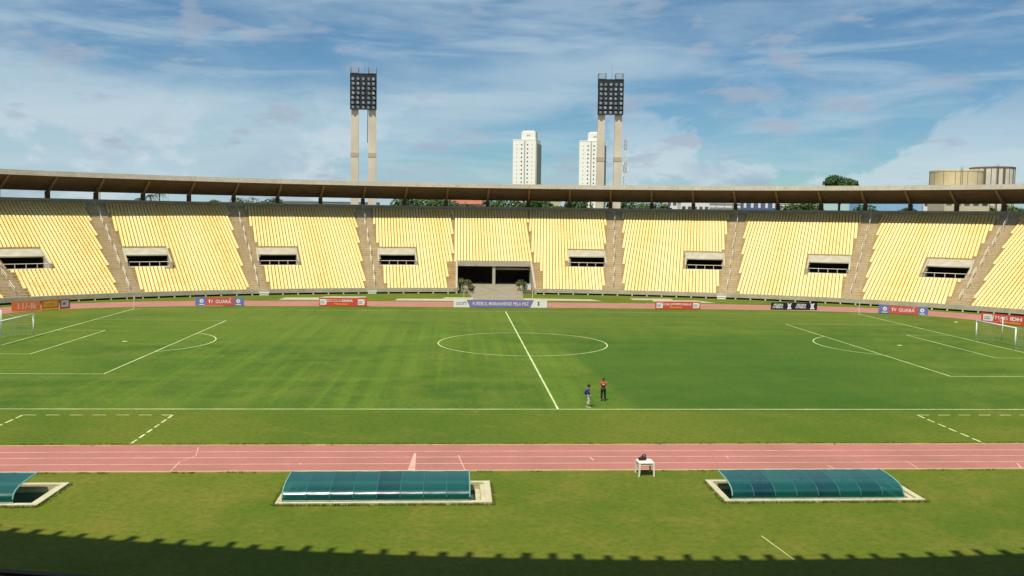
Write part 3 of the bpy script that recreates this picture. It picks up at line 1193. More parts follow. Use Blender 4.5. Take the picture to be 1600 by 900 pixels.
# ------------------------------------------------------------------ roof of the far stand
def roof():
    DF, DB = 26.0, 36.4
    KS = range(-16, 17)
    tk = [R(4.16 * k - 0.28) for k in KS]

    def section(t):
        """front and back plan points of the roof on the normal through ellipse 34"""
        p = ell(t, 34.0)
        n = nrm(t, 34.0)
        f = p + n * on_ell(p, n, DF)
        b_ = p + n * on_ell(p, n, DB)
        return f, p, b_, n
    sub = 3
    ts = []
    for a, b_ in zip(tk[:-1], tk[1:]):
        ts += [a + (b_ - a) * i / sub for i in range(sub)]
    ts.append(tk[-1])
    # upper slab
    m = MB()
    vs_ = []
    for t in ts:
        f, p, b_, n = section(t)
        fi = f + n * 0.32
        vs_ += [(fi.x, fi.y, 20.70), (b_.x, b_.y, 18.35), (b_.x, b_.y, 18.05), (fi.x, fi.y, 20.35)]
    k = 4
    fs = []
    for i in range(len(ts) - 1):
        for j in range(4):
            j2 = (j + 1) % 4
            fs.append((k * i + j, k * i + k + j, k * i + k + j2, k * i + j2))
    m.add(vs_, fs)
    rf = part('roof', m, M['fascia'])
    # fascia beam, cast bay by bay
    for a, b_ in zip(tk[:-1], tk[1:]):
        m = MB()
        vs_ = []
        g = (b_ - a) * 0.0012
        for i in range(sub + 1):
            t = a + g + (b_ - a - 2 * g) * i / sub
            f, p, bb, n = section(t)
            fo, fi = f, f + n * 0.30
            vs_ += [(fo.x, fo.y, 20.05), (fo.x, fo.y, 20.93), (fi.x, fi.y, 20.93), (fi.x, fi.y, 20.05)]
        fs = []
        for i in range(sub):
            for j in range(4):
                j2 = (j + 1) % 4
                fs.append((4 * i + j, 4 * i + 4 + j, 4 * i + 4 + j2, 4 * i + j2))
        fs += [(0, 1, 2, 3), (4 * sub + 3, 4 * sub + 2, 4 * sub + 1, 4 * sub)]
        m.add(vs_, fs)
        part('fascia', m, M['fascia'], rf)
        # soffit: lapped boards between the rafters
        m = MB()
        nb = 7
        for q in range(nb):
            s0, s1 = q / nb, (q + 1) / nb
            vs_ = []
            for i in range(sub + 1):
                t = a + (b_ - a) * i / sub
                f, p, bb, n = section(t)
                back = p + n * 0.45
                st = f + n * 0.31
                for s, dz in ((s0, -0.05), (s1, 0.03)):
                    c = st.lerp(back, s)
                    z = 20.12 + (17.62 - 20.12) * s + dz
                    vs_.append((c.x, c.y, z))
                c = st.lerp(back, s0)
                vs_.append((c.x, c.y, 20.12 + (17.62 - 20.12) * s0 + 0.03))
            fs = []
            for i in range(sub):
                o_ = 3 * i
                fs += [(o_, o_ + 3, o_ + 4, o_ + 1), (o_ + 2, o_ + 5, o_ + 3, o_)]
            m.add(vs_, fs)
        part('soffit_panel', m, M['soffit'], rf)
    for t in tk:
        f, p, b_, n = section(t)
        u = Vector((n.y, -n.x, 0))
        w = 0.17
        m = MB()
        st, en = f + n * 0.31, p + n * 0.3
        q = [st - u * w, st + u * w, en + u * w * 1.5, en - u * w * 1.5]
        m.hexa([(q[0].x, q[0].y, 19.88), (q[1].x, q[1].y, 19.88), (q[2].x, q[2].y, 17.02), (q[3].x, q[3].y, 17.02),
                (q[0].x, q[0].y, 20.22), (q[1].x, q[1].y, 20.22), (q[2].x, q[2].y, 17.75), (q[3].x, q[3].y, 17.75)])
        part('rafter', m, M['rafter'], rf)
        m = MB()
        c = p + n * 0.1
        q = [c - u * 0.40 - n * 0.28, c + u * 0.40 - n * 0.28, c + u * 0.40 + n * 0.45, c - u * 0.40 + n * 0.45]
        m.hexa([(v.x, v.y, 15.2) for v in q] + [(v.x, v.y, 17.55) for v in q])
        part('roof_post', m, M['soffit'], rf)


roof()

# ================================================================== THE NEAR STAND, under and above the camera
def near_stand():
    root = thing('main_stand', 'near stand with ribbed overhanging roof that shades the grass along the bottom edge', 'grandstand', (0, -80, 0))
    off = Vector((0, 80, 0))

    def pt(t, d):
        p = ell(t, d)
        return Vector((p.x, -p.y, 0))
    TM = R(62)
    n = 80
    ts = [-TM + 2 * TM * i / n for i in range(n + 1)]
    m = MB()
    for r in range(38):
        d0, d1, z = 1.0 + r * 0.96, 1.0 + (r + 1) * 0.96, 0.55 + 0.285 * r
        for a, b_ in zip(ts[:-1], ts[1:]):
            p0, p1, q0, q1 = pt(a, d0), pt(b_, d0), pt(a, d1), pt(b_, d1)
            m.add([(p0.x, p0.y, z - 0.285), (p1.x, p1.y, z - 0.285), (p1.x, p1.y, z), (p0.x, p0.y, z), (q1.x, q1.y, z), (q0.x, q0.y, z)], [(3, 2, 1, 0), (5, 4, 2, 3)])
    link('terrace', m.mesh('terrace', M['conc']), root, off)

    def wall(name, d0, d1, z0, z1, mat):
        m = MB()
        for a, b_ in zip(ts[:-1], ts[1:]):
            ps = [pt(a, d0), pt(b_, d0), pt(b_, d1), pt(a, d1)]
            m.hexa([(p.x, p.y, z0) for p in ps] + [(p.x, p.y, z1) for p in ps])
        link(name, m.mesh(name, mat), root, off)
    wall('front_wall', 0.2, 0.5, -0.02, 0.45, M['dark'])  # wall coloured dark to stand for the roof's shade on it
    wall('back_wall', 38.0, 38.4, 0, 22.9, M['grey'])  # unseen wall, added so the shaded grass in front gets less sky
    DFr, ZF, ZB = 8.3, 25.6, 23.0
    m = MB()
    for a, b_ in zip(ts[:-1], ts[1:]):
        ps = [pt(a, DFr), pt(b_, DFr), pt(b_, 39), pt(a, 39)]
        zz = [ZF, ZF, ZB, ZB]
        m.hexa([(p.x, p.y, z - 0.35) for p, z in zip(ps, zz)] + [(p.x, p.y, z) for p, z in zip(ps, zz)])
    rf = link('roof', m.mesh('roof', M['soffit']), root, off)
    # trough-shaped roofing channels whose ends stick out past the beam
    ch = MB()
    prof = [(-0.36, 0.20), (-0.26, 0.02), (0.26, 0.02), (0.36, 0.20)]
    vs_ = [(x * (0.50 if y < 0 else 1.0), y, z) for y in (-0.46, 4.0) for x, z in prof] + [(x * (0.50 if y < 0 else 1.0), y, z + 0.05) for y in (-0.46, 4.0) for x, z in prof]
    fs = []
    for k in range(3):
        fs += [(k, k + 1, k + 5, k + 4), (8 + k, 12 + k, 13 + k, 9 + k), (k, 8 + k, 9 + k, k + 1)]
    ch.add(vs_, fs)
    cm = ch.mesh('roof_channel', M['soffit'])
    arc = 0.0
    t = -R(48)
    while t < R(48):
        p = pt(t, DFr)
        nn = nrm(t, DFr)
        o = link('roof_channel', cm, rf, (p.x, p.y, ZF + 0.01), math.atan2(nn.x, nn.y) + PI + rnd.gauss(0, 0.05))
        o.scale = (rnd.uniform(0.75, 1.15), rnd.uniform(0.75, 1.25), 1)
        t += rnd.uniform(0.98, 1.20) / math.hypot((EA + DFr) * math.cos(t), (EB + DFr) * math.sin(t))
    cl = MB().box(-0.35, 0.35, -0.35, 0.35, 8, 23.0).mesh('column', M['grey'])
    for k in range(-5, 6):
        t = R(9 * k)
        p = pt(t, 37.2)
        link('column', cl, root, (p.x, p.y + 80, 0))


near_stand()

# ================================================================== FLOODLIGHT TOWERS
def floodlight(x, y, label, ang, cable):
    r = thing('floodlight_tower', label, 'floodlight', (x, y, 0), ang, 'twin-legged floodlight towers behind the far stand')
    zl, zp = 39.2, 47.2
    for s in (-1, 1):
        m = MB()
        xx = s * 2.05
        m.hexa([(xx - 1.0, -0.55, 0), (xx + 1.0, -0.55, 0), (xx + 1.0, 0.55, 0), (xx - 1.0, 0.55, 0),
                (xx - 0.82, -0.45, zl + 6.5), (xx + 0.82, -0.45, zl + 6.5), (xx + 0.82, 0.45, zl + 6.5), (xx - 0.82, 0.45, zl + 6.5)])
        leg = obj('leg', m, M['tower'], r)
        b_ = MB()
        for zz in (27.9,):
            b_.box(xx - 0.925, xx + 0.925, -0.56, 0.56, zz, zz + 1.0)
        obj('band', b_, M['band'], leg)
        # small service cage on the head of the leg
        c = MB()
        for px_ in (-0.9, 0.9):
            for py_ in (-0.7, 0.7):
                c.tube([(xx + px_, py_, zp - 2.0), (xx + px_, py_, zp + 1.55)], 0.07, 4)
        for zz in (zp + 0.3, zp + 0.9, zp + 1.5):
            c.tube([(xx - 0.9, -0.7, zz), (xx + 0.9, -0.7, zz), (xx + 0.9, 0.7, zz), (xx - 0.9, 0.7, zz), (xx - 0.9, -0.7, zz)], 0.06, 4)
        c.box(xx - 0.9, xx + 0.9, -0.7, 0.7, zp + 0.1, zp + 0.22)
        obj('service_cage', c, M['galv'], r)
    # panel
    m = MB()
    m.box(-2.95, 2.95, -0.95, -0.80, zl - 0.3, zp + 0.1)
    pn = obj('lamp_panel', m, M['steel'], r)
    fm = MB()
    for q in range(8):
        z = zl - 0.25 + (zp - zl + 0.3) * q / 7
        fm.tube([(-3.0, -0.98, z), (3.0, -0.98, z)], 0.06, 4)
    for x_ in (-3.0, 3.0):
        fm.tube([(x_, -0.98, zl - 0.3), (x_, -0.98, zp + 0.1)], 0.09, 4)
    obj('frame', fm, M['steel'], pn)
    lm = MB()
    lm.lathe([(0.14, 0.0), (0.32, 0.30), (0.34, 0.42), (0.32, 0.43)], 12)
    lme = lm.mesh('lamp', M['lamp'])
    for i in range(5):
        for j in range(7):
            o = link('lamp', lme, pn, (-2.42 + 1.21 * i, -1.0, zl + 0.35 + 1.1 * j))
            o.rotation_euler = (R(115) + rnd.uniform(-0.1, 0.1), 0, rnd.uniform(-0.25, 0.25))
    m = MB()
    m.tube([(0.3, 0, zp), (0.3, 0, zp + 3.6)], [0.05, 0.02], 5)
    obj('lightning_rod', m, M['galv'], r)
    if cable:
        m = MB()
        m.tube([(1.02, -0.7, zl - 0.3), (1.0, -0.6, zl - 3), (0.92, -0.6, zl - 8)], 0.08, 5)
        obj('cable', m, M['steel'], r)


floodlight(-29.45, 120, 'pale twin-legged floodlight tower standing clear against the sky, a dark cable inside its right leg', R(3), True)
floodlight(29.3, 120, 'pale twin-legged floodlight tower in front of the right-hand white apartment tower', R(-3), False)

# ================================================================== APARTMENT TOWERS
def apartment(x, y, label):
    r = thing('apartment_tower', label, 'building', (x, y, 0), R(-16), 'white apartment towers on the skyline')
    W, D, H = 17.0, 18.0, 71.0
    m = MB()
    m.box(-W / 2, W / 2 - 0.4, 0, D, 0, H)
    obj('wall', m, M['apt'], r)
    m = MB()
    m.box(W / 2 - 0.395, W / 2 + 0.4, 0.6, D - 0.5, 0, H - 2.2)
    obj('shaded_side', m, M['apt_shade_trim'], r)  # side face, its shade painted in as darker plaster
    m = MB()
    m.box(-W / 2 + 6.0, W / 2 - 0.9, 0.4, 9.0, H + 0.005, H + 6.0)
    m.box(-W / 2 + 7.2, W / 2 - 2.2, 1.0, 6.0, H + 6.002, H + 6.6)
    hd = obj('stair_head', m, M['apt'], r)
    for k in (0, 1):
        g = MB()
        g.box(1.5 + k * 1.3, 2.4 + k * 1.3, 0.33, 0.39, H + 2.6, H + 3.8)
        obj('vent', g, M['apt_shade_trim'], hd)
    m = MB()
    m.box(-W / 2 - 0.12, W / 2 - 0.3, -0.12, D + 0.1, H + 0.01, H + 0.55)
    obj('parapet', m, M['apt'], r)
    # recessed dark seam down the middle of the face
    m = MB()
    m.box(-0.35, 0.45, -0.06, -0.005, 2, H - 0.5)
    obj('stair_slot', m, M['apt_shade_trim'], r)
    wm = MB().box(-0.46, 0.46, -0.07, -0.004, -0.5, 0.52).mesh('window', M['pane'])
    wsm = MB().box(-0.34, 0.34, -0.06, -0.003, -0.3, 0.3).mesh('window', M['apt_shade_trim'])
    for fl in range(24):
        z = H - 3.4 - 2.95 * fl
        if z < 3:
            break
        for xx, me in ((-2.2, wm), (2.1, wm), (-5.6, wsm), (5.4, wsm)):
            link('window', me, r, (xx, 0, z))
        for yy in (4.5, 9.5, 14.0):
            o = link('window', wm, r, (W / 2 + 0.4, yy, z), PI / 2)


apartment(40.8, 548, 'white apartment tower standing alone left of the right-hand floodlight tower')
apartment(88.6, 548, 'white apartment tower partly hidden behind the legs of the right-hand floodlight tower')

# ================================================================== TANKS
def tank(name, x, y, rad, h, mat, label, kind):
    r = thing(name, label, 'tank', (x, y, 0))
    m = MB()
    m.lathe([(rad, 0), (rad, h), (rad - 0.15, h + 0.05), (rad * 0.5, h + 0.1), (0.01, h + 0.12)], 48, closed=False)
    sh = obj('shell', m, mat, r)
    m = MB()
    m.lathe([(rad + 0.01, h - 0.45), (rad + 0.07, h - 0.4), (rad + 0.07, h + 0.06), (rad - 0.05, h + 0.12)], 48, closed=False)
    obj('rim', m, M['rust'] if kind == 'w' else M['tank_y'], r)
    n = 22 if kind == 'w' else 14
    for k in range(n):
        a = 2 * PI * k / n + 0.13
        ww = 0.06 if kind == 'y' else rnd.choice((0.10, 0.22, 0.38))
        c, s = math.cos(a), math.sin(a)
        m = MB()
        m.hexa([((rad + q) * c - e * s, (rad + q) * s + e * c, z) for z in (0.5, h - 0.46) for q, e in ((-0.02, -ww), (0.035, -ww), (0.035, ww), (-0.02, ww))])
        obj('seam' if kind == 'y' else 'rust_streak', m, M['rust'], r)
    m = MB()
    a = -1.9
    c, s = math.cos(a), math.sin(a)
    for e in (-0.25, 0.25):
        m.tube([((rad + 0.25) * c - e * s, (rad + 0.25) * s + e * c, 1), ((rad + 0.25) * c - e * s, (rad + 0.25) * s + e * c, h + 0.9)], 0.05, 4)
    for k in range(int(h / 0.5)):
        m.tube([((rad + 0.25) * c + 0.25 * s, (rad + 0.25) * s - 0.25 * c, 1 + 0.5 * k), ((rad + 0.25) * c - 0.25 * s, (rad + 0.25) * s + 0.25 * c, 1 + 0.5 * k)], 0.03, 4)
    obj('ladder', m, M['rust'], r)


tank('water_tank', 138.9, 160, 7.2, 29.6, M['tank_y'], 'wide dull yellow water tank rising behind the roof at the right', 'y')
tank('water_tank', 151.6, 163, 6.1, 30.9, M['tank_w'], 'whitish water tank with dark vertical rust streaks, right of the yellow one', 'w')

# ================================================================== MAST
def mast():
    r = thing('radio_mast', 'thin red and white lattice mast right of the right-hand floodlight tower', 'mast', (67.0, 300, 0))
    H = 50.0
    segs = 10
    for k in range(segs):
        z0, z1 = H * k / segs, H * (k + 1) / segs
        m = MB()
        w0, w1 = 0.9 - 0.5 * k / segs, 0.9 - 0.5 * (k + 1) / segs
        cs = [(-1, -1), (1, -1), (1, 1), (-1, 1)]
        for i, (a, b_) in enumerate(cs):
            m.tube([(a * w0, b_ * w0, z0), (a * w1, b_ * w1, z1)], 0.10, 4)
            a2, b2 = cs[(i + 1) % 4]
            for q in range(3):
                f0, f1 = q / 3, (q + 1) / 3
                wa, wb = w0 + (w1 - w0) * f0, w0 + (w1 - w0) * f1
                m.tube([(a * wa, b_ * wa, z0 + (z1 - z0) * f0), (a2 * wb, b2 * wb, z0 + (z1 - z0) * f1)], 0.06, 4)
        obj('lattice_section', m, M['mastred'] if k % 2 else M['white'], r)
    m = MB()
    for z, s in ((36, 1), (38.5, -1), (33.5, -1)):
        m.box(s * 0.7, s * 1.5, -0.8, -0.3, z, z + 1.7)
    obj('antenna_panel', m, M['white'], r)


mast()

# ================================================================== TREES AND BUILDINGS BEHIND THE STAND
def leaf_cloud(lobes, n, size, seed, mat, zlo=None):
    rs = random.Random(seed)
    vs_, fs, ti = [], [], []
    wsum = [l[3] ** 2 for l in lobes]
    for _ in range(n):
        l = rs.choices(lobes, wsum)[0]
        while True:
            d = Vector((rs.uniform(-1, 1), rs.uniform(-1, 1), rs.uniform(-1, 1)))
            if 0.1 < d.length < 1:
                break
        rad = d.length ** 0.35
        d.normalize()
        p = Vector(l[:3]) + Vector((d.x, d.y, d.z * 0.78)) * l[3] * rad * (0.86 + 0.28 * mnoise.noise(d * 2.2 + Vector((seed, 0, 0))))
        nn = (d + Vector((rs.uniform(-.8, .8), rs.uniform(-.8, .8), rs.uniform(-.2, .9)))).normalized()
        a = nn.cross(Vector((rs.uniform(-1, 1), rs.uniform(-1, 1), rs.uniform(-1, 1)))).normalized()
        b_ = nn.cross(a)
        s = size * rs.uniform(0.6, 1.3)
        i = len(vs_)
        vs_ += [tuple(p - a * s), tuple(p + b_ * s * 0.5), tuple(p + a * s), tuple(p - b_ * s * 0.5)]
        fs.append((i, i + 1, i + 2, i + 3))
        ti += [rs.uniform(0, 1)] * 4
    me = bpy.data.meshes.new('crown')
    me.from_pydata(vs_, [], fs)
    at = me.attributes.new('tint', 'FLOAT', 'POINT')
    at.data.foreach_set('value', ti)
    me.materials.append(mat)
    return me


def tree_meshes(h, cr, seed, mat, n=1500, size=0.42):
    rs = random.Random(seed)
    trunk = MB()
    top = h - cr * 1.1
    trunk.tube([(0, 0, -0.2), (0.1, 0.1, top * 0.5), (0, 0.2, top)], [0.55, 0.42, 0.3], 8)
    lobes = [(0, 0, h - cr, cr * 0.8)]
    for k in range(7):
        a = 2 * PI * k / 7 + rs.uniform(-0.4, 0.4)
        rr = cr * rs.uniform(0.45, 0.75)
        z = h - cr * rs.uniform(0.7, 1.5)
        lobes.append((rr * math.cos(a), rr * math.sin(a), z, cr * rs.uniform(0.4, 0.58)))
        trunk.tube([(0, 0.15, top * 0.8), (rr * 0.5 * math.cos(a), rr * 0.5 * math.sin(a), top + 0.4), (rr * 0.9 * math.cos(a), rr * 0.9 * math.sin(a), z)], [0.26, 0.18, 0.08], 6)
    return trunk.mesh('trunk', M['bark']), leaf_cloud(lobes, n, size, seed, mat)


def tree(x, y, h, cr, seed, label, mat='leaf', n=1500, group='trees beyond the far stand', size=0.42):
    r = thing('leafy_tree', label, 'tree', (x, y, 0), rnd.uniform(0, 6), group)
    tm, cm = tree_meshes(h, cr, seed, M[mat], n, size)
    link('trunk', tm, r)
    link('crown', cm, r)


def palm(x, y, h, seed, label):
    r = thing('palm_tree', label, 'palm', (x, y, 0), 0, 'palms seen through the gap under the roof')
    rs = random.Random(seed)
    m = MB()
    m.tube([(0, 0, -0.2), (0.3, 0, h * 0.5), (0.1, 0.1, h)], [0.26, 0.2, 0.16], 8)
    obj('trunk', m, M['bark'], r)
    fr = MB()
    ti = []
    for k in range(16):
        a = 2 * PI * k / 16 + rs.uniform(-.2, .2)
        up = rs.uniform(0.1, 1.0)
        L_ = rs.uniform(2.3, 3.1)
        pts = []
        for i in range(6):
            s = i / 5
            pts.append(Vector((math.cos(a) * L_ * s, math.sin(a) * L_ * s, h + up * L_ * s * 0.8 - 1.5 * L_ * s * s * 0.75)))
        side = Vector((-math.sin(a), math.cos(a), 0))
        for i in range(5):
            for q in range(3):
                p = pts[i].lerp(pts[i + 1], q / 3)
                d = (pts[i + 1] - pts[i]).normalized()
                for s in (-1, 1):
                    e = p + side * s * 0.55 * (1.1 - i / 6) + d * 0.35 - Vector((0, 0, 0.25))
                    fr.add([tuple(p), tuple(p + d * 0.16), tuple(e)], [(0, 1, 2)])
                    ti += [rs.uniform(0, 1)] * 3
    me = fr.mesh('fronds', M['frond'])
    at = me.attributes.new('tint', 'FLOAT', 'POINT')
    at.data.foreach_set('value', ti)
    link('fronds', me, r)


def building(name, x0, x1, y, h, mat, label, depth=9.0, rows=((0.62, 0.86),), cols=6, roofm=None, ww=0.6, winmat='pane', flat=True):
    cx, w = (x0 + x1) / 2, x1 - x0
    r = thing(name, label, 'building', (cx, y, 0), 0, None)
    m = MB()
    m.box(-w / 2, w / 2, 0, depth, 0, h)
    obj('wall', m, M[mat], r)
    if flat:
        m = MB()
        m.box(-w / 2 - 0.15, w / 2 + 0.15, -0.15, depth + 0.15, h + 0.003, h + 0.3)
        obj('roof', m, M[roofm or mat], r)
    else:
        m = MB()
        m.add([(-w / 2 - .5, -.5, h), (w / 2 + .5, -.5, h), (w / 2 + .5, depth + .5, h), (-w / 2 - .5, depth + .5, h), (-w / 2 - .5, depth / 2, h + 2.0), (w / 2 + .5, depth / 2, h + 2.0)],
              [(0, 1, 5, 4), (2, 3, 4, 5), (1, 2, 5), (3, 0, 4), (3, 2, 1, 0)])
        obj('roof', m, M[roofm or 'terracotta'], r)
    cw = w / cols
    for (za, zb) in rows:
        m = MB()
        m.box(-cw * ww / 2, cw * ww / 2, -0.06, -0.004, za, zb)
        me = m.mesh('window', M[winmat])
        for k in range(cols):
            link('window', me, r, (-w / 2 + cw * (k + 0.5), 0, 0))
    return r


GAP = 'behind the far stand, seen under its roof'
building('grey_hall', -70, -35, 222, 18.9, 'greywall', 'long low grey hall glimpsed under the roof left of the left floodlight tower', rows=((14.0, 15.0),), cols=12)
building('tiled_house', -9.5, 2.4, 222, 19.0, 'pink', 'pink house with terracotta roof seen under the roof left of centre', rows=((17.0, 18.2),), cols=5, flat=False)
building('beige_house', 23.0, 30.0, 224, 20.6, 'beige', 'small beige house seen under the roof above the tunnel right of centre', rows=((17.5, 18.6),), cols=3, roofm='terracotta')
building('white_block', 67.6, 71.6, 222, 21.6, 'plaster', 'narrow white block under the roof, leftmost of the white buildings on the right', rows=((19.6, 20.6),), cols=2)
building('white_block', 72.9, 83.3, 222, 21.0, 'plaster', 'broad plain white block between the narrow white block and the banded one', rows=((18.2, 19.3),), cols=5)
building('banded_block', 83.5, 95.7, 225, 21.9, 'greywall', 'grey block with white window bands seen under the roof', rows=((20.6, 21.3), (19.1, 19.8)), cols=4, ww=0.9, winmat='plaster')
building('blue_block', 95.9, 109.2, 225, 22.0, 'deepblue', 'dark blue block with white-framed windows under the roof', rows=((19.2, 21.4),), cols=5, ww=0.34, winmat='plaster')
building('white_house', 109.8, 114.0, 226, 20.8, 'plaster', 'small white house right of the dark blue block', rows=((19.4, 20.2),), cols=2)
building('pink_house', 114.2, 119.6, 224, 21.6, 'pink', 'small pink house with white windows beside dark trees', rows=((20.0, 20.8),), cols=3, winmat='plaster')
building('blue_shed', 140.5, 164.0, 226, 22.2, 'paleblue', 'long pale blue shed under the roof below the big tree', rows=((17.5, 18.5),), cols=8)
building('white_house', 164.6, 168.3, 226, 22.6, 'plaster', 'white house between the pale blue shed and the pink house', rows=((20.8, 21.6),), cols=2)
building('pink_house', 168.6, 173.0, 225, 22.9, 'pink', 'pink house at the right end, left of the walled garden', rows=((21.0, 21.9),), cols=2)
building('garden_house', 128.5, 141.5, 147, 21.6, 'beige', 'long beige house below the yellow tank at the right', rows=((19.3, 20.2),), cols=5)

tree(99.8, 150, 28.9, 5.0, 5, 'big dark tree whose rounded crown rises above the roof at the right', 'leaf', 7000, size=0.36)
spots = [(-78.5, 175, 19.8, 3.0, 'dense tree under the roof, left of the pale gap between two trees'), (-69.5, 172, 20.8, 4.2, 'wide dark tree under the roof right of the palms'),
         (-63.0, 174, 20.4, 3.4, 'dark tree at the left end of the long grey hall'),
         (-21.5, 140, 20.6, 3.6, 'dark tree just right of the left floodlight tower'), (-15.5, 142, 20.4, 3.4, 'dark tree left of the pink tiled house'),
         (-9.5, 138, 19.0, 3.0, 'low tree before the left part of the pink tiled house'), (-2.5, 141, 18.0, 2.8, 'low green tree before the pink tiled house'),
         (4.0, 140, 20.8, 3.8, 'tree right of the pink tiled house under the roof'), (10.5, 139, 20.6, 3.6, 'tree over the left end of the tunnel, under the roof'),
         (15.5, 141, 20.0, 3.0, 'bright tree left of the beige house'), (20.0, 137, 17.6, 2.4, 'low tree before the beige house'), (24.4, 140, 20.4, 3.0, 'tree right of the beige house'),
         (35.5, 143, 20.2, 3.2, 'green tree right of the right floodlight tower'), (41.5, 141, 20.3, 3.4, 'second green tree right of the right floodlight tower'),
         (47.0, 142, 19.6, 2.9, 'small tree left of the narrow white block'),
         (87.0, 150, 21.6, 3.8, 'dark tree right of the small pink house'), (93.0, 152, 21.4, 3.4, 'dark tree left of the big tree, under the roof'), (108.5, 152, 21.2, 3.4, 'dark tree right of the big tree, under the roof'),
         (119.0, 150, 19.4, 2.4, 'low tree before the pale blue shed'), (137.5, 150, 20.0, 3.4, 'hedge-like tree below the left side of the yellow tank'), (144.5, 151, 19.8, 3.4, 'bushy tree below the yellow tank'),
         (151.5, 150, 20.2, 3.6, 'bushy tree below the streaked tank'), (158.5, 152, 20.4, 3.6, 'bushy tree at the right edge under the roof')]
for i, (x, y, h, c, lb) in enumerate(spots):
    tree(x, y, h + (0.9 if -30 < x < 60 or x > 140 else 0.3), c + 0.9, 20 + i, lb, ('leaf', 'leaf2', 'leaf')[i % 3], 1500, size=0.42)
for i, (x, h, lb) in enumerate(((-102.2, 18.4, 'short palm, leftmost of the palms under the roof'), (-99.0, 19.4, 'palm second from the left under the roof'),
                                (-96.4, 20.4, 'tallest palm under the roof, beside the white pole'), (-89.6, 17.4, 'small lone palm right of the white pole'))):
    palm(x, 180, h, 60 + i, lb)


def pole(x, y, h, r_, label, name='white_pole'):
    r = thing(name, label, 'pole', (x, y, 0))
    m = MB()
    m.tube([(0, 0, -0.1), (0, 0, h)], [r_, r_ * 0.8], 8)
    obj('shaft', m, M['white'], r)
    m = MB()
    m.box(-r_ * 1.6, r_ * 1.6, -r_ * 1.6, r_ * 1.6, h, h + r_)
    obj('cap', m, M['galv'], r)


pole(-113.9, 180, 21.5, 0.45, 'thick white pole under the roof at the far left, beside a roof post')
pole(-93.7, 180, 21.5, 0.16, 'thin white pole under the roof right of the tallest palm')

# ================================================================== GOALS
def goal(x, s, label):
    r = thing('goal', label, 'goal', (x, 0, 0), 0 if s > 0 else PI, 'football goals')
    for yy in (-3.66, 3.66):
        m = MB()
        m.tube([(0, yy, -0.02), (0, yy, 2.44)], 0.075, 10)
        obj('post', m, M['white'], r, smooth=True)
    m = MB()
    m.tube([(0, -3.73, 2.44), (0, 3.73, 2.44)], 0.075, 10)
    obj('crossbar', m, M['white'], r, smooth=True)
    for yy in (-4.2, 4.9) if s > 0 else (-4.7, 4.2):
        m = MB()
        m.tube([(3.9, yy, -0.02), (3.9, yy, 2.75)], 0.055, 8)
        obj('net_pole', m, M['white'], r, smooth=True)
    # net: top slopes back, rear sags down
    net = MB()
    t = 0.0065

    def prof(k):
        pts = [(0.0, 2.44), (0.8, 2.36), (1.5, 2.15), (1.85, 1.6), (2.05, 0.9), (2.3, 0.35), (2.5, 0.02)]
        return pts[k]
    ys = [-3.66 + 7.32 * i / 30 for i in range(31)]
    for y in ys:
        net.tube([(px_, y, pz) for px_, pz in (prof(k) for k in range(7))], t, 3, cap=False)
    lines_ = []
    for k in range(6):
        for q in range(3):
            a, b_ = prof(k), prof(k + 1)
            lines_.append((a[0] + (b_[0] - a[0]) * q / 3, a[1] + (b_[1] - a[1]) * q / 3))
    for px_, pz in lines_:
        net.tube([(px_, -3.66, pz), (px_, 0, pz - 0.03), (px_, 3.66, pz)], t, 3, cap=False)
    for yy in (-3.66, 3.66):
        for px_, pz in lines_[1:]:
            net.tube([(px_, yy, pz), (px_, yy, 0.0)], t, 3, cap=False)
        for q in range(1, 9):
            z = 2.4 * q / 9
            xm = max([px_ for px_, pz in lines_ if pz >= z - 0.05] + [0.3])
            net.tube([(0, yy, z), (xm, yy, z)], t, 3, cap=False)
    o = obj('net', net, M['net'], r)
    m = MB()
    for yy in (-3.66, 3.66):
        m.tube([(1.6, yy, 2.08), (3.9, yy * 1.1, 2.7)], 0.012, 4)
    obj('guy_rope', m, M['net'], r)


goal(53.17, 1, 'white goal with sagging net at the right edge before the MAIS IDH banner')
goal(-53.17, -1, 'white goal with net cut off by the left edge')

# ================================================================== CORNER FLAGS
def corner_flag(x, y, label, tall=1.75):
    r = thing('corner_flag', label, 'corner flag', (x, y, 0), 0, 'corner flag posts')
    m = MB()
    m.tube([(0, 0, 0), (0, 0, tall)], 0.035, 6)
    obj('post', m, M['white'], r)
    m = MB()
    m.add([(0.03, 0, tall), (0.14, 0.04, tall - 0.03), (0.16, 0.10, tall - 0.30), (0.03, 0.0, tall - 0.36), (0.03, 0.012, tall), (0.14, 0.052, tall - 0.03), (0.16, 0.112, tall - 0.30), (0.03, 0.012, tall - 0.36)],
          [(0, 1, 2, 3), (7, 6, 5, 4), (0, 4, 5, 1), (1, 5, 6, 2), (2, 6, 7, 3), (3, 7, 4, 0)])
    obj('flag', m, M['plastic'], r)


corner_flag(-53.17, 34.17, 'white corner flag at the far left corner of the pitch')
corner_flag(53.17, 34.17, 'white corner flag at the far right corner of the pitch')

# slim practice poles that stand behind the centre banner
def stick(x, y, h, label):
    r = thing('slim_post', label, 'post', (x, y, 0), 0, 'slim posts by the centre banner')
    m = MB()
    m.tube([(0, 0, 0), (0, 0, h)], 0.04, 6)
    obj('shaft', m, M['white'], r)
    m = MB()
    m.lathe([(0.16, 0.0), (0.16, 0.05), (0.05, 0.10)], 10)
    obj('base', m, M['white'], r)


stick(-6.0, 46.5, 2.1, 'slim white post behind the left white end of the violet banner')
stick(5.0, 46.5, 2.1, 'slim white post behind the right white end of the violet banner')

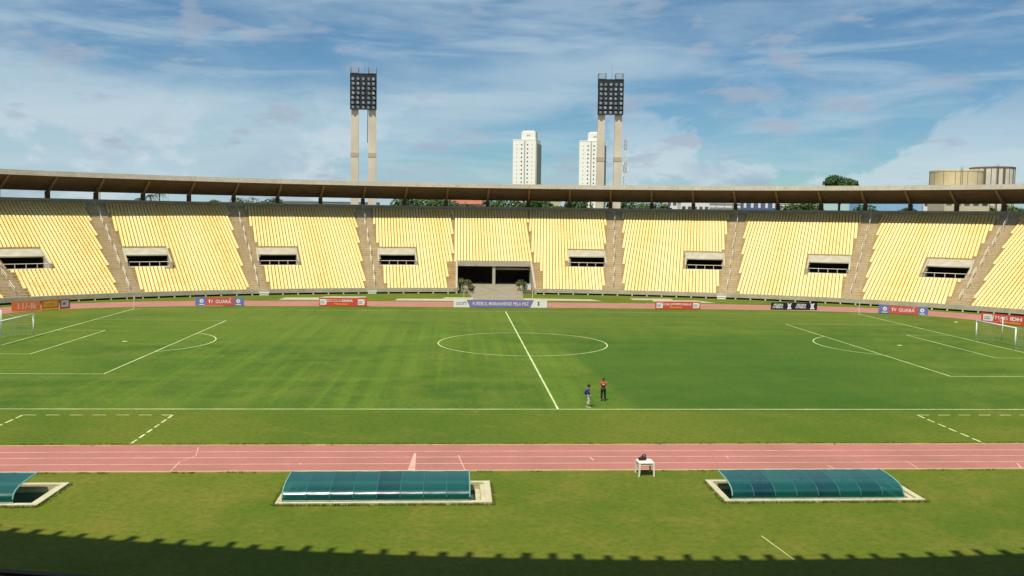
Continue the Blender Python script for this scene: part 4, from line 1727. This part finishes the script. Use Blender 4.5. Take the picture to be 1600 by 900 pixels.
# ================================================================== BANNERS
def text_mesh(body, w, h, mat, shear=0.0, bold=0.0):
    cu = bpy.data.curves.new('lettering', 'FONT')
    cu.body = body
    cu.size = 1.0
    cu.extrude = 0.0
    cu.shear = shear
    cu.offset = bold
    cu.resolution_u = 2
    o = bpy.data.objects.new('lettering_tmp', cu)
    col.objects.link(o)
    dg = bpy.context.evaluated_depsgraph_get()
    me = bpy.data.meshes.new_from_object(o.evaluated_get(dg))
    bpy.data.objects.remove(o, do_unlink=True)
    bpy.data.curves.remove(cu)
    co = np.zeros(len(me.vertices) * 3)
    me.vertices.foreach_get('co', co)
    co = co.reshape(-1, 3)
    mn, mx = co.min(0), co.max(0)
    x = (co[:, 0] - (mn[0] + mx[0]) / 2) / (mx[0] - mn[0]) * w
    z = (co[:, 1] - (mn[1] + mx[1]) / 2) / (mx[1] - mn[1]) * h
    new = np.stack([x, np.zeros_like(x), z], 1)
    me.vertices.foreach_set('co', new.ravel())
    me.materials.clear()
    me.materials.append(mat)
    me.update()
    me.name = 'lettering'
    return me


class Banner:
    """flat printed board; x runs along the board, -y faces the pitch"""

    def __init__(self, p0, p1, h, label, z0=0.06):
        a, b_ = Vector(p0 + (0,)), Vector(p1 + (0,))
        d = b_ - a
        self.w, self.h, self.z0 = d.length, h, z0
        self.r = thing('advertising_board', label, 'banner', (a + b_) / 2, math.atan2(d.y, d.x), 'boards along the far touchline')
        m = MB()
        w = self.w
        for x in (-w / 2 + 0.15, -w / 6, w / 6, w / 2 - 0.15):
            m.tube([(x, 0.06, 0), (x, 0.06, h + z0)], 0.025, 5)
            m.tube([(x, 0.06, h * 0.8), (x, 0.62, 0.0)], 0.02, 5)
        obj('support_frame', m, M['galv'], self.r)

    def panel(self, x0, x1, mat, name='panel', z0=None, z1=None, cut=(0, 0), layer=0, wave=True):
        """panel between fractions x0..x1; cut slants the left and right edges at the top"""
        w = self.w
        xa, xb = (x0 - 0.5) * w, (x1 - 0.5) * w
        za = self.z0 if z0 is None else self.z0 + z0 * self.h
        zb = self.z0 + self.h if z1 is None else self.z0 + z1 * self.h
        y = -0.006 * layer
        m = MB()
        ca, cb = cut
        f = [(xa, y, za), (xb, y, za), (xb + cb, y, zb), (xa + ca, y, zb)]
        bk = [(x, y + 0.012 if layer else y + 0.03, z) for x, _, z in f]
        if layer:
            bk = [(x, y + 0.004, z) for x, _, z in f]
        m.add(f + bk, [(0, 1, 2, 3), (7, 6, 5, 4), (0, 4, 5, 1), (1, 5, 6, 2), (2, 6, 7, 3), (3, 7, 4, 0)])
        return obj(name, m, M[mat], self.r)

    def text(self, body, cx, cz, w, h, mat, shear=0.0, bold=0.012, layer=2):
        me = text_mesh(body, w * self.w, h * self.h, M[mat], shear, bold)
        return link('lettering', me, self.r, ((cx - 0.5) * self.w, -0.006 * layer - 0.003, self.z0 + cz * self.h))

    def disc(self, cx, cz, rad, mat, layer=2, name='emblem'):
        m = MB()
        n = 18
        y = -0.006 * layer - 0.003
        c = ((cx - 0.5) * self.w, self.z0 + cz * self.h)
        m.add([(c[0] + rad * math.cos(2 * PI * k / n), y, c[1] + rad * math.sin(2 * PI * k / n)) for k in range(n)], [tuple(range(n))])
        return obj(name, m, M[mat], self.r)

    def poly(self, pts, mat, layer=2, name='emblem'):
        y = -0.006 * layer - 0.003
        m = MB()
        m.add([((x - 0.5) * self.w, y, self.z0 + z * self.h) for x, z in pts], [tuple(range(len(pts)))])
        return obj(name, m, M[mat], self.r)


def guara(p0, p1, label):
    b = Banner(p0, p1, 1.22, label)
    b.panel(0, 0.215, 'blue')
    b.panel(0.215, 0.80, 'redpink')
    b.panel(0.80, 1.0, 'blue')
    for cx in (0.13, 0.885):
        b.disc(cx, 0.56, 0.30, 'bwhite')
        b.disc(cx + 0.004, 0.56, 0.10, 'blue', layer=3)
        b.panel(cx - 0.055, cx + 0.055, 'bwhite', 'caption', 0.08, 0.18, layer=2)
    b.text('TV', 0.315, 0.50, 0.10, 0.42, 'bwhite', bold=0.012)
    b.text('GUARA', 0.575, 0.50, 0.32, 0.42, 'bwhite', bold=0.012)
    b.poly([(0.695, 0.78), (0.72, 0.78), (0.735, 0.90), (0.715, 0.90)], 'bwhite', name='accent')


guara((-46.0, 39.25), (-38.9, 39.35), 'TV GUARA banner with blue ends left of the orange-red banners')
guara((56.9, 35.7), (62.9, 32.4), 'TV GUARA banner with blue ends at the right, turned beside the corner')


def govtag(b, cx, w=0.13):
    """white tag with small print and a curl at its upper right"""
    b.panel(cx - w / 2, cx + w / 2, 'bwhite', 'tag', 0.16, 0.84, cut=(0, 0.22), layer=2)
    b.text('GOVERNO', cx - 0.012, 0.56, w * 0.62, 0.13, 'ink', layer=3)
    b.text('MARANHAO', cx - 0.012, 0.38, w * 0.66, 0.13, 'ink', layer=3)
    b.disc(cx + w / 2 + 0.006, 0.74, 0.10, 'redpink', layer=3)


b = Banner((-27.9, 39.9), (-20.7, 39.9), 1.25, 'orange-red banner with ESCOLA DIGNA and white tags left of centre')
b.panel(0, 1, 'red')
govtag(b, 0.085)
govtag(b, 0.875)
b.text('ESCOLA', 0.32, 0.66, 0.27, 0.30, 'bwhite', bold=0.0)
b.text('DIGNA', 0.59, 0.66, 0.23, 0.30, 'bwhite', bold=0.035)
b.text('Maranhao', 0.46, 0.27, 0.28, 0.20, 'gold', bold=0.02)

b = Banner((-7.6, 39.55), (6.65, 39.75), 1.15, 'violet FUTEBOL MARANHENSE PELA PAZ banner with white ends before the tunnel')
b.panel(0, 0.175, 'bwhite', cut=(0, -0.55))
b.panel(0.175, 0.82, 'violet', cut=(-0.55, 0.55))
b.panel(0.82, 1.0, 'bwhite', cut=(0.55, 0))
b.text('FUTEBOL MARANHENSE PELA PAZ', 0.503, 0.50, 0.60, 0.46, 'bwhite', bold=0.008)
b.text('GOVERNO DO', 0.062, 0.62, 0.07, 0.17, 'ink', bold=0.0)
b.text('MARANHAO', 0.062, 0.40, 0.075, 0.17, 'ink', bold=0.0)
b.disc(0.118, 0.52, 0.28, 'galv')
b.disc(0.118, 0.46, 0.19, 'bwhite', layer=3)
b.poly([(0.897, 0.28), (0.906, 0.28), (0.921, 0.80), (0.912, 0.80)], 'ink')
b.poly([(0.912, 0.28), (0.921, 0.28), (0.906, 0.80), (0.897, 0.80)], 'ink', layer=3)

b = Banner((23.2, 38.75), (30.3, 39.0), 1.2, 'orange-red banner with white tags right of the tunnel')
b.panel(0, 1, 'red')
govtag(b, 0.095)
govtag(b, 0.90)
b.text('CNH', 0.26, 0.64, 0.12, 0.30, 'bwhite', bold=0.02)
b.text('JOVEM', 0.45, 0.64, 0.22, 0.30, 'bwhite', bold=0.04)
b.text('E TRABALHO', 0.69, 0.64, 0.22, 0.28, 'bwhite', bold=0.02)
b.text('Maranhao', 0.46, 0.28, 0.28, 0.18, 'gold', bold=0.03)

b = Banner((41.6, 39.55), (49.0, 39.75), 1.12, 'black banner with white lettering and two crossed emblems left of the right corner')
b.panel(0, 1, 'black')
for c0 in (0.0, 0.5):
    b.text('FEDERA', c0 + 0.155, 0.68, 0.21, 0.28, 'bwhite', shear=0.25, bold=0.03)
    b.text('FUTEBOL', c0 + 0.145, 0.34, 0.23, 0.28, 'bwhite', shear=0.25, bold=0.03)
    ex = c0 + 0.395
    b.poly([(ex - 0.05, 0.12), (ex - 0.015, 0.12), (ex + 0.05, 0.88), (ex + 0.015, 0.88)], 'bwhite')
    b.poly([(ex + 0.015, 0.12), (ex + 0.05, 0.12), (ex - 0.015, 0.88), (ex - 0.05, 0.88)], 'bwhite', layer=3)
    b.disc(ex, 0.50, 0.24, 'bwhite', layer=4)
    b.disc(ex, 0.50, 0.06, 'blue', layer=5)
    b.panel(ex - 0.045, ex + 0.045, 'bwhite', 'caption', 0.08, 0.20, layer=2)

b = Banner((66.4, 24.6), (70.2, 17.6), 1.3, 'red MAIS IDH banner with white tags behind the right goal')
b.panel(0, 1, 'red')
govtag(b, 0.12, 0.17)
govtag(b, 0.86, 0.17)
b.text('MAIS', 0.36, 0.60, 0.22, 0.40, 'bwhite', bold=0.0)
b.text('IDH', 0.61, 0.60, 0.20, 0.40, 'bwhite', bold=0.04)
b.text('Maranhao', 0.52, 0.20, 0.36, 0.20, 'gold', bold=0.03)

b = Banner((-67.6, 29.0), (-64.5, 30.6), 1.35, 'faded orange banner with pale lettering behind the left goal')
b.panel(0, 1, 'orange')
b.text('11/-lk', 0.55, 0.5, 0.66, 0.62, 'pink', bold=0.02)
b = Banner((-64.4, 30.7), (-62.75, 32.3), 1.40, 'small yellow and orange board between the faded banner and the white board')
b.panel(0, 1, 'orange')
b.panel(0.12, 0.90, 'yellow', 'inset', 0.30, 0.84, layer=2)
b.panel(0.0, 1.0, 'gold', 'edge', 0.02, 0.14, layer=2)
b.text('LOPES', 0.5, 0.58, 0.42, 0.20, 'orange', bold=0.02, layer=3)
b = Banner((-62.65, 32.4), (-61.9, 33.9), 1.35, 'small white board in a dark red frame, nearest the corner at the left')
b.panel(0, 1, 'redpink')
b.panel(0.14, 0.84, 'bwhite', 'inset', 0.20, 0.88, layer=2)
b.text('IMC', 0.46, 0.55, 0.40, 0.28, 'ink', shear=0.3, layer=3)

# ================================================================== PLANTS, BOXES AND COVERS BY THE STAND
def shrub(x, y, z, h, seed, label, potted=True):
    r = thing('potted_shrub', label, 'shrub', (x, y, z), 0, 'shrubs in the tunnel mouth')
    m = MB()
    m.lathe([(0.24, 0), (0.34, 0.45), (0.38, 0.5), (0.33, 0.5), (0.0, 0.44)], 14, closed=False)
    obj('pot', m, M['pot'], r)
    m = MB()
    m.tube([(0, 0, 0.3), (0.05, 0, h * 0.5), (0, 0.05, h * 0.75)], [0.06, 0.05, 0.03], 6)
    obj('stem', m, M['bark'], r)
    rs = random.Random(seed)
    lobes = [(rs.uniform(-.3, .3), rs.uniform(-.3, .3), h * rs.uniform(0.45, 0.85), h * 0.26) for _ in range(5)]
    me = leaf_cloud(lobes, 420, 0.13, seed, M['leaf3'])
    link('foliage', me, r)


shrub(-6.1, 68.0, 0.35, 2.6, 1, 'dark shrub against the left tunnel wall')
shrub(-5.0, 66.6, 0.34, 2.4, 2, 'leafy potted shrub, second from the left tunnel wall')
shrub(-4.5, 63.6, 0.16, 1.7, 3, 'low potted shrub nearest the track at the left of the ramp')
shrub(4.3, 67.2, 0.45, 2.3, 4, 'leafy potted shrub on the right side of the ramp')
shrub(5.2, 68.6, 0.5, 1.6, 5, 'low shrub close to the right tunnel wall')

r = thing('white_box', 'small white cabinet beside the right tunnel wall', 'box', (6.2, 69.2, 0.45))
obj('body', MB().box(-0.42, 0.42, -0.3, 0.3, 0.1, 1.1), M['white'], r)
obj('lid', MB().box(-0.46, 0.46, -0.34, 0.34, 1.103, 1.17), M['white'], r)
obj('plinth', MB().box(-0.38, 0.38, -0.26, 0.26, 0, 0.097), M['grey'], r)
for x, y, lb in ((-22.2, 64.55, 'low white concrete cover at the foot of the aisle left of the tunnel'), (39.5, 59.1, 'low white concrete cover at the foot of the second aisle right of the tunnel'),
                 (-40.0, 59.1, 'low white concrete cover at the foot of the second aisle left of the tunnel')):
    t = math.atan2(x, y)
    r = thing('drain_cover', lb, 'cover', (x, y - 0.4, 0), -t * 0.55, 'white covers along the stand')
    obj('slab', MB().box(-0.75, 0.75, -0.45, 0.45, 0.02, 0.36), M['plastic'], r)
    obj('lid', MB().box(-0.80, 0.80, -0.50, 0.50, 0.363, 0.45), M['plastic'], r)
for x, y, lb in ((67.0, 21.5, 'small pale object lying on the grass behind the right goal line'),):
    r = thing('training_cone', 'small pale marker lying on the grass beyond the right goal line', 'marker', (62.3, 23.8, 0))
    m = MB()
    m.lathe([(0.26, 0.01), (0.25, 0.03), (0.10, 0.10), (0.07, 0.10)], 14)
    obj('dome', m, M['line'], r)

# ================================================================== DUGOUTS
def dugout(x0, roof0, roof1, x1, label, seed):
    yn, yf = -55.4, -51.9
    cx = (x0 + x1) / 2
    r = thing('dugout', label, 'dugout', (cx, -53.6, 0), 0, 'sunken dugouts with curved teal roofs')
    ox, oy = cx, -53.6
    X0, X1, R0, R1, Yn, Yf = x0 - ox, x1 - ox, roof0 - ox, roof1 - ox, yn - oy, yf - oy
    # four curbs
    w = 0.30
    m = MB().box(X0, X1, Yn, Yn + w, -0.3, 0.10)
    obj('curb', m, M['curb'], r)
    m = MB().box(X0, X1, Yf - w, Yf, -0.3, 0.10)
    obj('curb', m, M['curb'], r)
    for a, b_ in ((X0, X0 + w), (X1 - w, X1)):
        m = MB().box(a, b_, Yn + w + 0.002, Yf - w - 0.002, -0.3, 0.097)
        obj('curb', m, M['curb'], r)
    # pit
    m = MB()
    a, b_, c, d, z = X0 + w - 0.01, X1 - w + 0.01, Yn + w - 0.01, Yf - w + 0.01, -1.0
    m.add([(a, c, z), (b_, c, z), (b_, d, z), (a, d, z), (a, c, 0.05), (b_, c, 0.05), (b_, d, 0.05), (a, d, 0.05)],
          [(0, 1, 2, 3), (0, 4, 5, 1), (1, 5, 6, 2), (2, 6, 7, 3), (3, 7, 4, 0)])
    obj('pit', m, M['pit'], r)
    # concrete apron slab at the stair end, and steps
    m = MB()
    for k in range(4):
        m.box(b_ - 0.9 + 0.225 * k, b_ - 0.9 + 0.225 * (k + 1) - 0.004, c + 0.02, d - 0.02, z + 0.002, z + 0.25 * (k + 1))
    obj('steps', m, M['curb'], r)
    # bench along the back
    m = MB()
    m.box(R0 + 0.4, R1 - 0.6, c + 0.25, c + 0.75, z + 0.42, z + 0.47)
    for k in range(6):
        x = R0 + 0.6 + (R1 - R0 - 1.4) * k / 5
        m.box(x - 0.05, x + 0.05, c + 0.3, c + 0.7, z, z + 0.418)
    obj('bench', m, M['white'], r)
    # curved roof, rising from the near curb and reaching out over the pit
    prof = [(-1.55, 0.10), (-1.60, 0.33), (-1.50, 0.56), (-1.28, 0.72), (-0.95, 0.83), (-0.5, 0.90), (0.05, 0.94), (0.6, 0.955), (1.0, 0.95)]
    prof = [(y, 0.10 + (z - 0.10) * 0.84) for y, z in prof]
    np_ = 8
    rs = random.Random(seed)
    for k in range(np_):
        xa = R0 + (R1 - R0) * k / np_ + 0.012
        xb = R0 + (R1 - R0) * (k + 1) / np_ - 0.012
        m = MB()
        vs_ = []
        jz = [rs.uniform(-0.012, 0.012) for _ in prof]
        nx = 4
        for i, (y, z) in enumerate(prof):
            for q in range(nx + 1):
                sag = -0.010 * math.sin(PI * q / nx)
                vs_.append((xa + (xb - xa) * q / nx, y, z + sag + jz[i] * (q % 2)))
        fs = []
        for i in range(len(prof) - 1):
            for q in range(nx):
                fs.append((i * (nx + 1) + q, i * (nx + 1) + q + 1, (i + 1) * (nx + 1) + q + 1, (i + 1) * (nx + 1) + q))
        m.add(vs_, fs)
        o = obj('roof_panel', m, M['teal'], r, smooth=True)
    for k in range(np_ + 1):
        xa = R0 + (R1 - R0) * k / np_
        m = MB()
        if k in (0, np_):
            m.tube([(xa, y, z + 0.012) for y, z in prof], 0.035, 6)
        else:
            m.tube([(xa, y, z - 0.012) for y, z in prof], 0.022, 5)
        obj('roof_rib', m, M['rib'] if k in (0, np_) else M['rib_dark'], r)
    m = MB()
    m.tube([(R0, prof[0][0], 0.13), (R1, prof[0][0], 0.13)], 0.03, 5)
    m.tube([(R0, prof[2][0] + 0.03, prof[2][1] - 0.03), (R1, prof[2][0] + 0.03, prof[2][1] - 0.03)], 0.025, 5)
    m.tube([(R0, 1.0, 0.80), (R1, 1.0, 0.80)], 0.03, 5)
    obj('purlin', m, M['rib'], r)
    m = MB()
    for k in range(2, np_, 2):
        xa = R0 + (R1 - R0) * k / np_
        m.tube([(xa, 0.6, 0.79), (xa, 0.6, -1.0)], 0.035, 6)
    obj('prop', m, M['rib'], r)


dugout(-36.2, -36.0, -27.35, -26.2, 'teal-roofed dugout cut off by the left edge', 1)
dugout(-15.55, -15.25, -6.55, -5.5, 'teal-roofed dugout left of centre with bright glints along its curve', 2)
dugout(5.6, 6.0, 14.45, 15.45, 'teal-roofed dugout at the right below the running track', 3)

# ================================================================== TABLE AND BAG
def table():
    r = thing('plastic_table', 'small white plastic table standing at the edge of the track', 'table', (2.74, -50.55, 0), R(2))
    m = MB()
    bm = bmesh.new()
    bmesh.ops.create_cube(bm, size=1.0)
    for v in bm.verts:
        v.co = Vector((v.co.x * 0.84, v.co.y * 0.84, v.co.z * 0.045 + 0.70))
    bmesh.ops.bevel(bm, geom=[e for e in bm.edges if abs((e.verts[0].co - e.verts[1].co).z) > 0.01], offset=0.07, segments=3, affect='EDGES')
    bmesh.ops.bevel(bm, geom=list(bm.edges), offset=0.012, segments=1, affect='EDGES')
    me = bpy.data.meshes.new('table_top')
    bm.to_mesh(me)
    bm.free()
    me.materials.append(M['plastic'])
    link('table_top', me, r)
    for sx in (-1, 1):
        for sy in (-1, 1):
            m = MB()
            a, c = sx * 0.36, sy * 0.36
            a2, c2 = sx * 0.40, sy * 0.40
            m.hexa([(a2 - 0.04, c2 - 0.04, 0), (a2 + 0.04, c2 - 0.04, 0), (a2 + 0.04, c2 + 0.04, 0), (a2 - 0.04, c2 + 0.04, 0),
                    (a - 0.05, c - 0.05, 0.676), (a + 0.05, c - 0.05, 0.676), (a + 0.05, c + 0.05, 0.676), (a - 0.05, c + 0.05, 0.676)])
            obj('leg', m, M['plastic'], r)
    m = MB()
    for s in (-1, 1):
        m.box(-0.31, 0.31, s * 0.375 - 0.012, s * 0.375 + 0.012, 0.58, 0.675)
        m.box(s * 0.375 - 0.012, s * 0.375 + 0.012, -0.31, 0.31, 0.58, 0.675)
    obj('apron', m, M['plastic'], r)
    bgr = thing('dark_bag', 'dark brown bag lying on the white plastic table', 'bag', (2.62, -50.42, 0.724), R(12))
    m = MB()
    m.tube([(-0.22, 0, 0.09), (-0.12, 0, 0.10), (0.05, 0, 0.11), (0.17, 0, 0.10), (0.22, 0, 0.08)], [0.05, 0.10, 0.105, 0.10, 0.05], 10)
    obj('body', m, M['bag'], bgr, smooth=True)
    m = MB()
    m.tube([(-0.02, 0.02, 0.18), (0.06, 0.03, 0.27), (0.16, 0.02, 0.31), (0.20, 0.0, 0.20)], 0.035, 6)
    obj('handle', m, M['bag'], bgr, smooth=True)


table()

# ================================================================== PEOPLE
def skin_body(name, verts, edges, radii, mat, parent, root=0, sub=2):
    me = bpy.data.meshes.new(name + '_tmp')
    me.from_pydata([tuple(v) for v in verts], edges, [])
    o = bpy.data.objects.new(name + '_tmp', me)
    col.objects.link(o)
    sk = o.modifiers.new('skin', 'SKIN')
    sk.use_smooth_shade = True
    o.modifiers.new('sub', 'SUBSURF').levels = sub
    for i, rr in enumerate(radii):
        sv = me.skin_vertices[0].data[i]
        sv.radius = (rr, rr) if not isinstance(rr, tuple) else rr
        sv.use_root = (i == root)
    dg = bpy.context.evaluated_depsgraph_get()
    res = bpy.data.meshes.new_from_object(o.evaluated_get(dg))
    bpy.data.objects.remove(o, do_unlink=True)
    bpy.data.meshes.remove(me)
    res.materials.clear()
    res.materials.append(mat)
    res.name = name
    return link(name, res, parent)


def chain(vs_, es, rs_, start, pts, rads):
    prev = start
    for p, rr in zip(pts, rads):
        vs_.append(Vector(p))
        rs_.append(rr)
        es.append((prev, len(vs_) - 1))
        prev = len(vs_) - 1
    return prev


def person(loc, rz, h, label, pose, top, bottom, extra):
    """pose: dict of joint positions for a 1.70 m figure facing -y"""
    r = thing('person', label, 'person', loc, rz, 'two people standing by the near touchline')
    r.scale = (h / 1.70,) * 3
    vs_, es, rs_ = [Vector((0, 0, 0.93))], [], [(0.145, 0.105)]
    chest = chain(vs_, es, rs_, 0, [(0, 0, 1.08), (0, 0, 1.24), (0, 0.0, 1.36)], [(0.130, 0.095), (0.150, 0.105), (0.125, 0.095)])
    neck = chain(vs_, es, rs_, chest, [(0, 0.0, 1.445), (0, -0.01, 1.50)], [0.058, 0.055])
    head = chain(vs_, es, rs_, neck, [(0, -0.025, 1.575), (0, -0.02, 1.65)], [(0.078, 0.088), (0.068, 0.082)])
    for s in (-1, 1):
        hip = (s * 0.10, 0, 0.86)
        kn, an = pose['knee'][s], pose['ankle'][s]
        e = chain(vs_, es, rs_, 0, [hip, kn, an], [0.088, 0.062, 0.042])
        chain(vs_, es, rs_, e, [(an[0], an[1] - 0.05, 0.04), (an[0] + s * 0.02, an[1] - 0.17, 0.035)], [0.042, 0.034])
        el, wr = pose['elbow'][s], pose['wrist'][s]
        e = chain(vs_, es, rs_, chest, [(s * 0.185, 0.0, 1.375), el, wr], [0.055, 0.042, 0.030])
        wv = Vector(wr)
        d = (wv - Vector(el)).normalized()
        side = d.cross(Vector((0, 1, 0.3))).normalized()
        palm = chain(vs_, es, rs_, e, [wv + d * 0.07], [(0.034, 0.018)])
        for k in range(4):
            base = vs_[palm] + side * (k - 1.5) * 0.019
            L_ = (0.066, 0.078, 0.072, 0.056)[k]
            curl = d.cross(side) * 0.02
            chain(vs_, es, rs_, palm, [base + d * L_ * 0.5, base + d * L_ + curl], [0.009, 0.007])
        chain(vs_, es, rs_, e, [wv + d * 0.03 - side * 0.045, wv + d * 0.065 - side * 0.06], [0.010, 0.008])
    body = skin_body('body', vs_, es, rs_, M['skin'], r)
    # face: eyes, nose, mouth, ears
    m = MB()
    m.tube([(0, -0.10, 1.60), (0, -0.128, 1.575), (0, -0.11, 1.563)], [0.008, 0.014, 0.010], 6)
    for s in (-1, 1):
        m.tube([(s * 0.082, -0.01, 1.61), (s * 0.092, 0.0, 1.59), (s * 0.082, -0.01, 1.565)], [0.008, 0.013, 0.008], 5)
    obj('nose_and_ears', m, M['skin'], r, smooth=True)
    m = MB()
    for s in (-1, 1):
        m.tube([(s * 0.045, -0.098, 1.607), (s * 0.02, -0.105, 1.607)], 0.007, 5)
    m.tube([(-0.028, -0.098, 1.538), (0.028, -0.098, 1.538)], 0.005, 5)
    obj('eyes_and_mouth', m, M['hair'], r)
    m = MB()
    m.lathe([(0.088, 1.60), (0.098, 1.64), (0.092, 1.68), (0.065, 1.72), (0.02, 1.738)], 16, (0, 0.005))
    m.v = [(x, y + (0.0 if z > 1.63 else 0.02), z) for x, y, z in m.v]
    obj('hair', m, M['hair'], r, smooth=True)
    # shirt
    v2, e2, r2 = [Vector((0, 0, 0.90))], [], [(0.165, 0.125)]
    ch = chain(v2, e2, r2, 0, [(0, 0, 1.08), (0, 0, 1.24), (0, 0, 1.38)], [(0.155, 0.118), (0.172, 0.125), (0.128, 0.098)])
    for s in (-1, 1):
        el = Vector(pose['elbow'][s])
        sh = Vector((s * 0.19, 0, 1.38))
        chain(v2, e2, r2, ch, [sh, sh.lerp(el, 0.62)], [0.060, 0.056])
    skin_body('shirt', v2, e2, r2, top, r)
    # trousers
    v3, e3, r3 = [Vector((0, 0, 0.94))], [], [(0.158, 0.118)]
    for s in (-1, 1):
        kn, an = Vector(pose['knee'][s]), Vector(pose['ankle'][s])
        chain(v3, e3, r3, 0, [(s * 0.10, 0, 0.85), kn, kn.lerp(an, extra.get('leg', 0.9))], [0.108, 0.085, 0.072])
    skin_body('trousers', v3, e3, r3, bottom, r)
    for s in (-1, 1):
        an = pose['ankle'][s]
        m = MB()
        m.hexa([(an[0] - 0.05, an[1] - 0.22, 0), (an[0] + 0.05, an[1] - 0.22, 0), (an[0] + 0.045, an[1] + 0.06, 0), (an[0] - 0.045, an[1] + 0.06, 0),
                (an[0] - 0.04, an[1] - 0.19, 0.06), (an[0] + 0.04, an[1] - 0.19, 0.06), (an[0] + 0.042, an[1] + 0.05, 0.11), (an[0] - 0.042, an[1] + 0.05, 0.11)])
        obj('shoe', m, extra['shoe'], r)
    if extra.get('cap'):
        m = MB()
        m.lathe([(0.10, 1.645), (0.104, 1.67), (0.09, 1.72), (0.05, 1.75), (0.01, 1.755)], 16, (0, 0.0))
        m.box(-0.07, 0.07, -0.20, -0.08, 1.642, 1.655)
        obj('cap', m, M['hair'], r)
    if extra.get('bag'):
        m = MB()
        m.tube([(0.02, 0.16, 0.98), (0.02, 0.20, 1.12), (0.02, 0.19, 1.28), (0.02, 0.15, 1.36)], [0.09, 0.15, 0.14, 0.07], 10)
        obj('backpack', m, M['bluecloth'], r, smooth=True)
    if extra.get('scarf'):
        m = MB()
        m.tube([(-0.10, -0.115, 1.22), (0.0, -0.135, 1.26), (0.10, -0.115, 1.22)], [0.045, 0.06, 0.045], 8)
        obj('held_cloth', m, M['paletrouser'], r, smooth=True)
    return r


poseA = dict(knee={-1: (-0.11, -0.05, 0.48), 1: (0.10, 0.03, 0.48)}, ankle={-1: (-0.12, -0.02, 0.09), 1: (0.11, 0.12, 0.09)},
             elbow={-1: (-0.25, -0.12, 1.16), 1: (0.24, -0.13, 1.17)}, wrist={-1: (-0.07, -0.20, 1.36), 1: (0.06, -0.21, 1.38)})
person((2.24, -33.55, 0.0085), R(75), 1.62, 'person in blue shirt and pale trousers, dark cap, side on beside the near touchline', poseA, M['bluecloth'], M['paletrouser'],
       dict(shoe=M['shoe'], cap=True, bag=True, leg=0.72))
poseB = dict(knee={-1: (-0.11, -0.02, 0.48), 1: (0.12, 0.0, 0.48)}, ankle={-1: (-0.13, 0.0, 0.09), 1: (0.14, 0.02, 0.09)},
             elbow={-1: (-0.29, -0.05, 1.18), 1: (0.29, -0.05, 1.18)}, wrist={-1: (-0.10, -0.22, 1.30), 1: (0.10, -0.22, 1.33)})
person((3.70, -31.2, 0.0085), R(-12), 1.68, 'person in red shirt and black trousers standing with hands raised to the chest', poseB, M['redcloth'], M['blackcloth'],
       dict(shoe=M['blackcloth'], scarf=True))


# ================================================================== ROUGH GRASS ALONG THE EDGES
def tufts():
    rs = random.Random(11)
    vs_, fs, ti = [], [], []

    def clump(x, y, h, n):
        for _ in range(n):
            a = rs.uniform(0, 2 * PI)
            bx, by = x + rs.gauss(0, 0.05), y + rs.gauss(0, 0.04)
            hh = h * rs.uniform(0.5, 1.2)
            w = rs.uniform(0.010, 0.022)
            lx, ly = rs.gauss(0, 0.35) * hh, rs.gauss(0, 0.35) * hh
            i = len(vs_)
            vs_.extend([(bx - w * math.cos(a), by - w * math.sin(a), 0.0), (bx + w * math.cos(a), by + w * math.sin(a), 0.0), (bx + lx, by + ly, hh)])
            fs.append((i, i + 1, i + 2))
            ti.extend([rs.random()] * 3)
    # inner and outer edge of the near straight
    for _ in range(1700):
        x = rs.uniform(-40, 36)
        if mnoise.noise(Vector((x * 0.5, 0, 0))) > -0.15:
            clump(x, -44.16 + rs.gauss(0, 0.06), 0.13, 7)
    for _ in range(900):
        x = rs.uniform(-36, 32)
        if mnoise.noise(Vector((x * 0.4, 9, 0))) > 0.05:
            clump(x, -49.97 + rs.gauss(0, 0.06), 0.09, 6)
    # round the dugout curbs
    for x0, x1 in ((-36.2, -26.2), (-15.55, -5.5), (5.6, 15.45)):
        for _ in range(380):
            clump(rs.uniform(x0 - 0.1, x1 + 0.1), -55.47 + rs.gauss(0, 0.04), 0.11, 6)
        for _ in range(110):
            clump(rs.choice((x0 - 0.08, x1 + 0.08)) + rs.gauss(0, 0.04), rs.uniform(-55.4, -51.9), 0.11, 6)
    me = bpy.data.meshes.new('grass_tufts')
    me.from_pydata(vs_, [], fs)
    at = me.attributes.new('tint', 'FLOAT', 'POINT')
    at.data.foreach_set('value', ti)
    me.materials.append(M['tuft'])
    o = link('grass_tufts', me)
    tag(o, 'rough grass tufts along the track kerbs and around the dugouts', 'grass', kind='stuff')


M['tuft'] = leaf_material('leaf_tuft', (0.085, 0.12, 0.012), (0.20, 0.22, 0.04))
tufts()
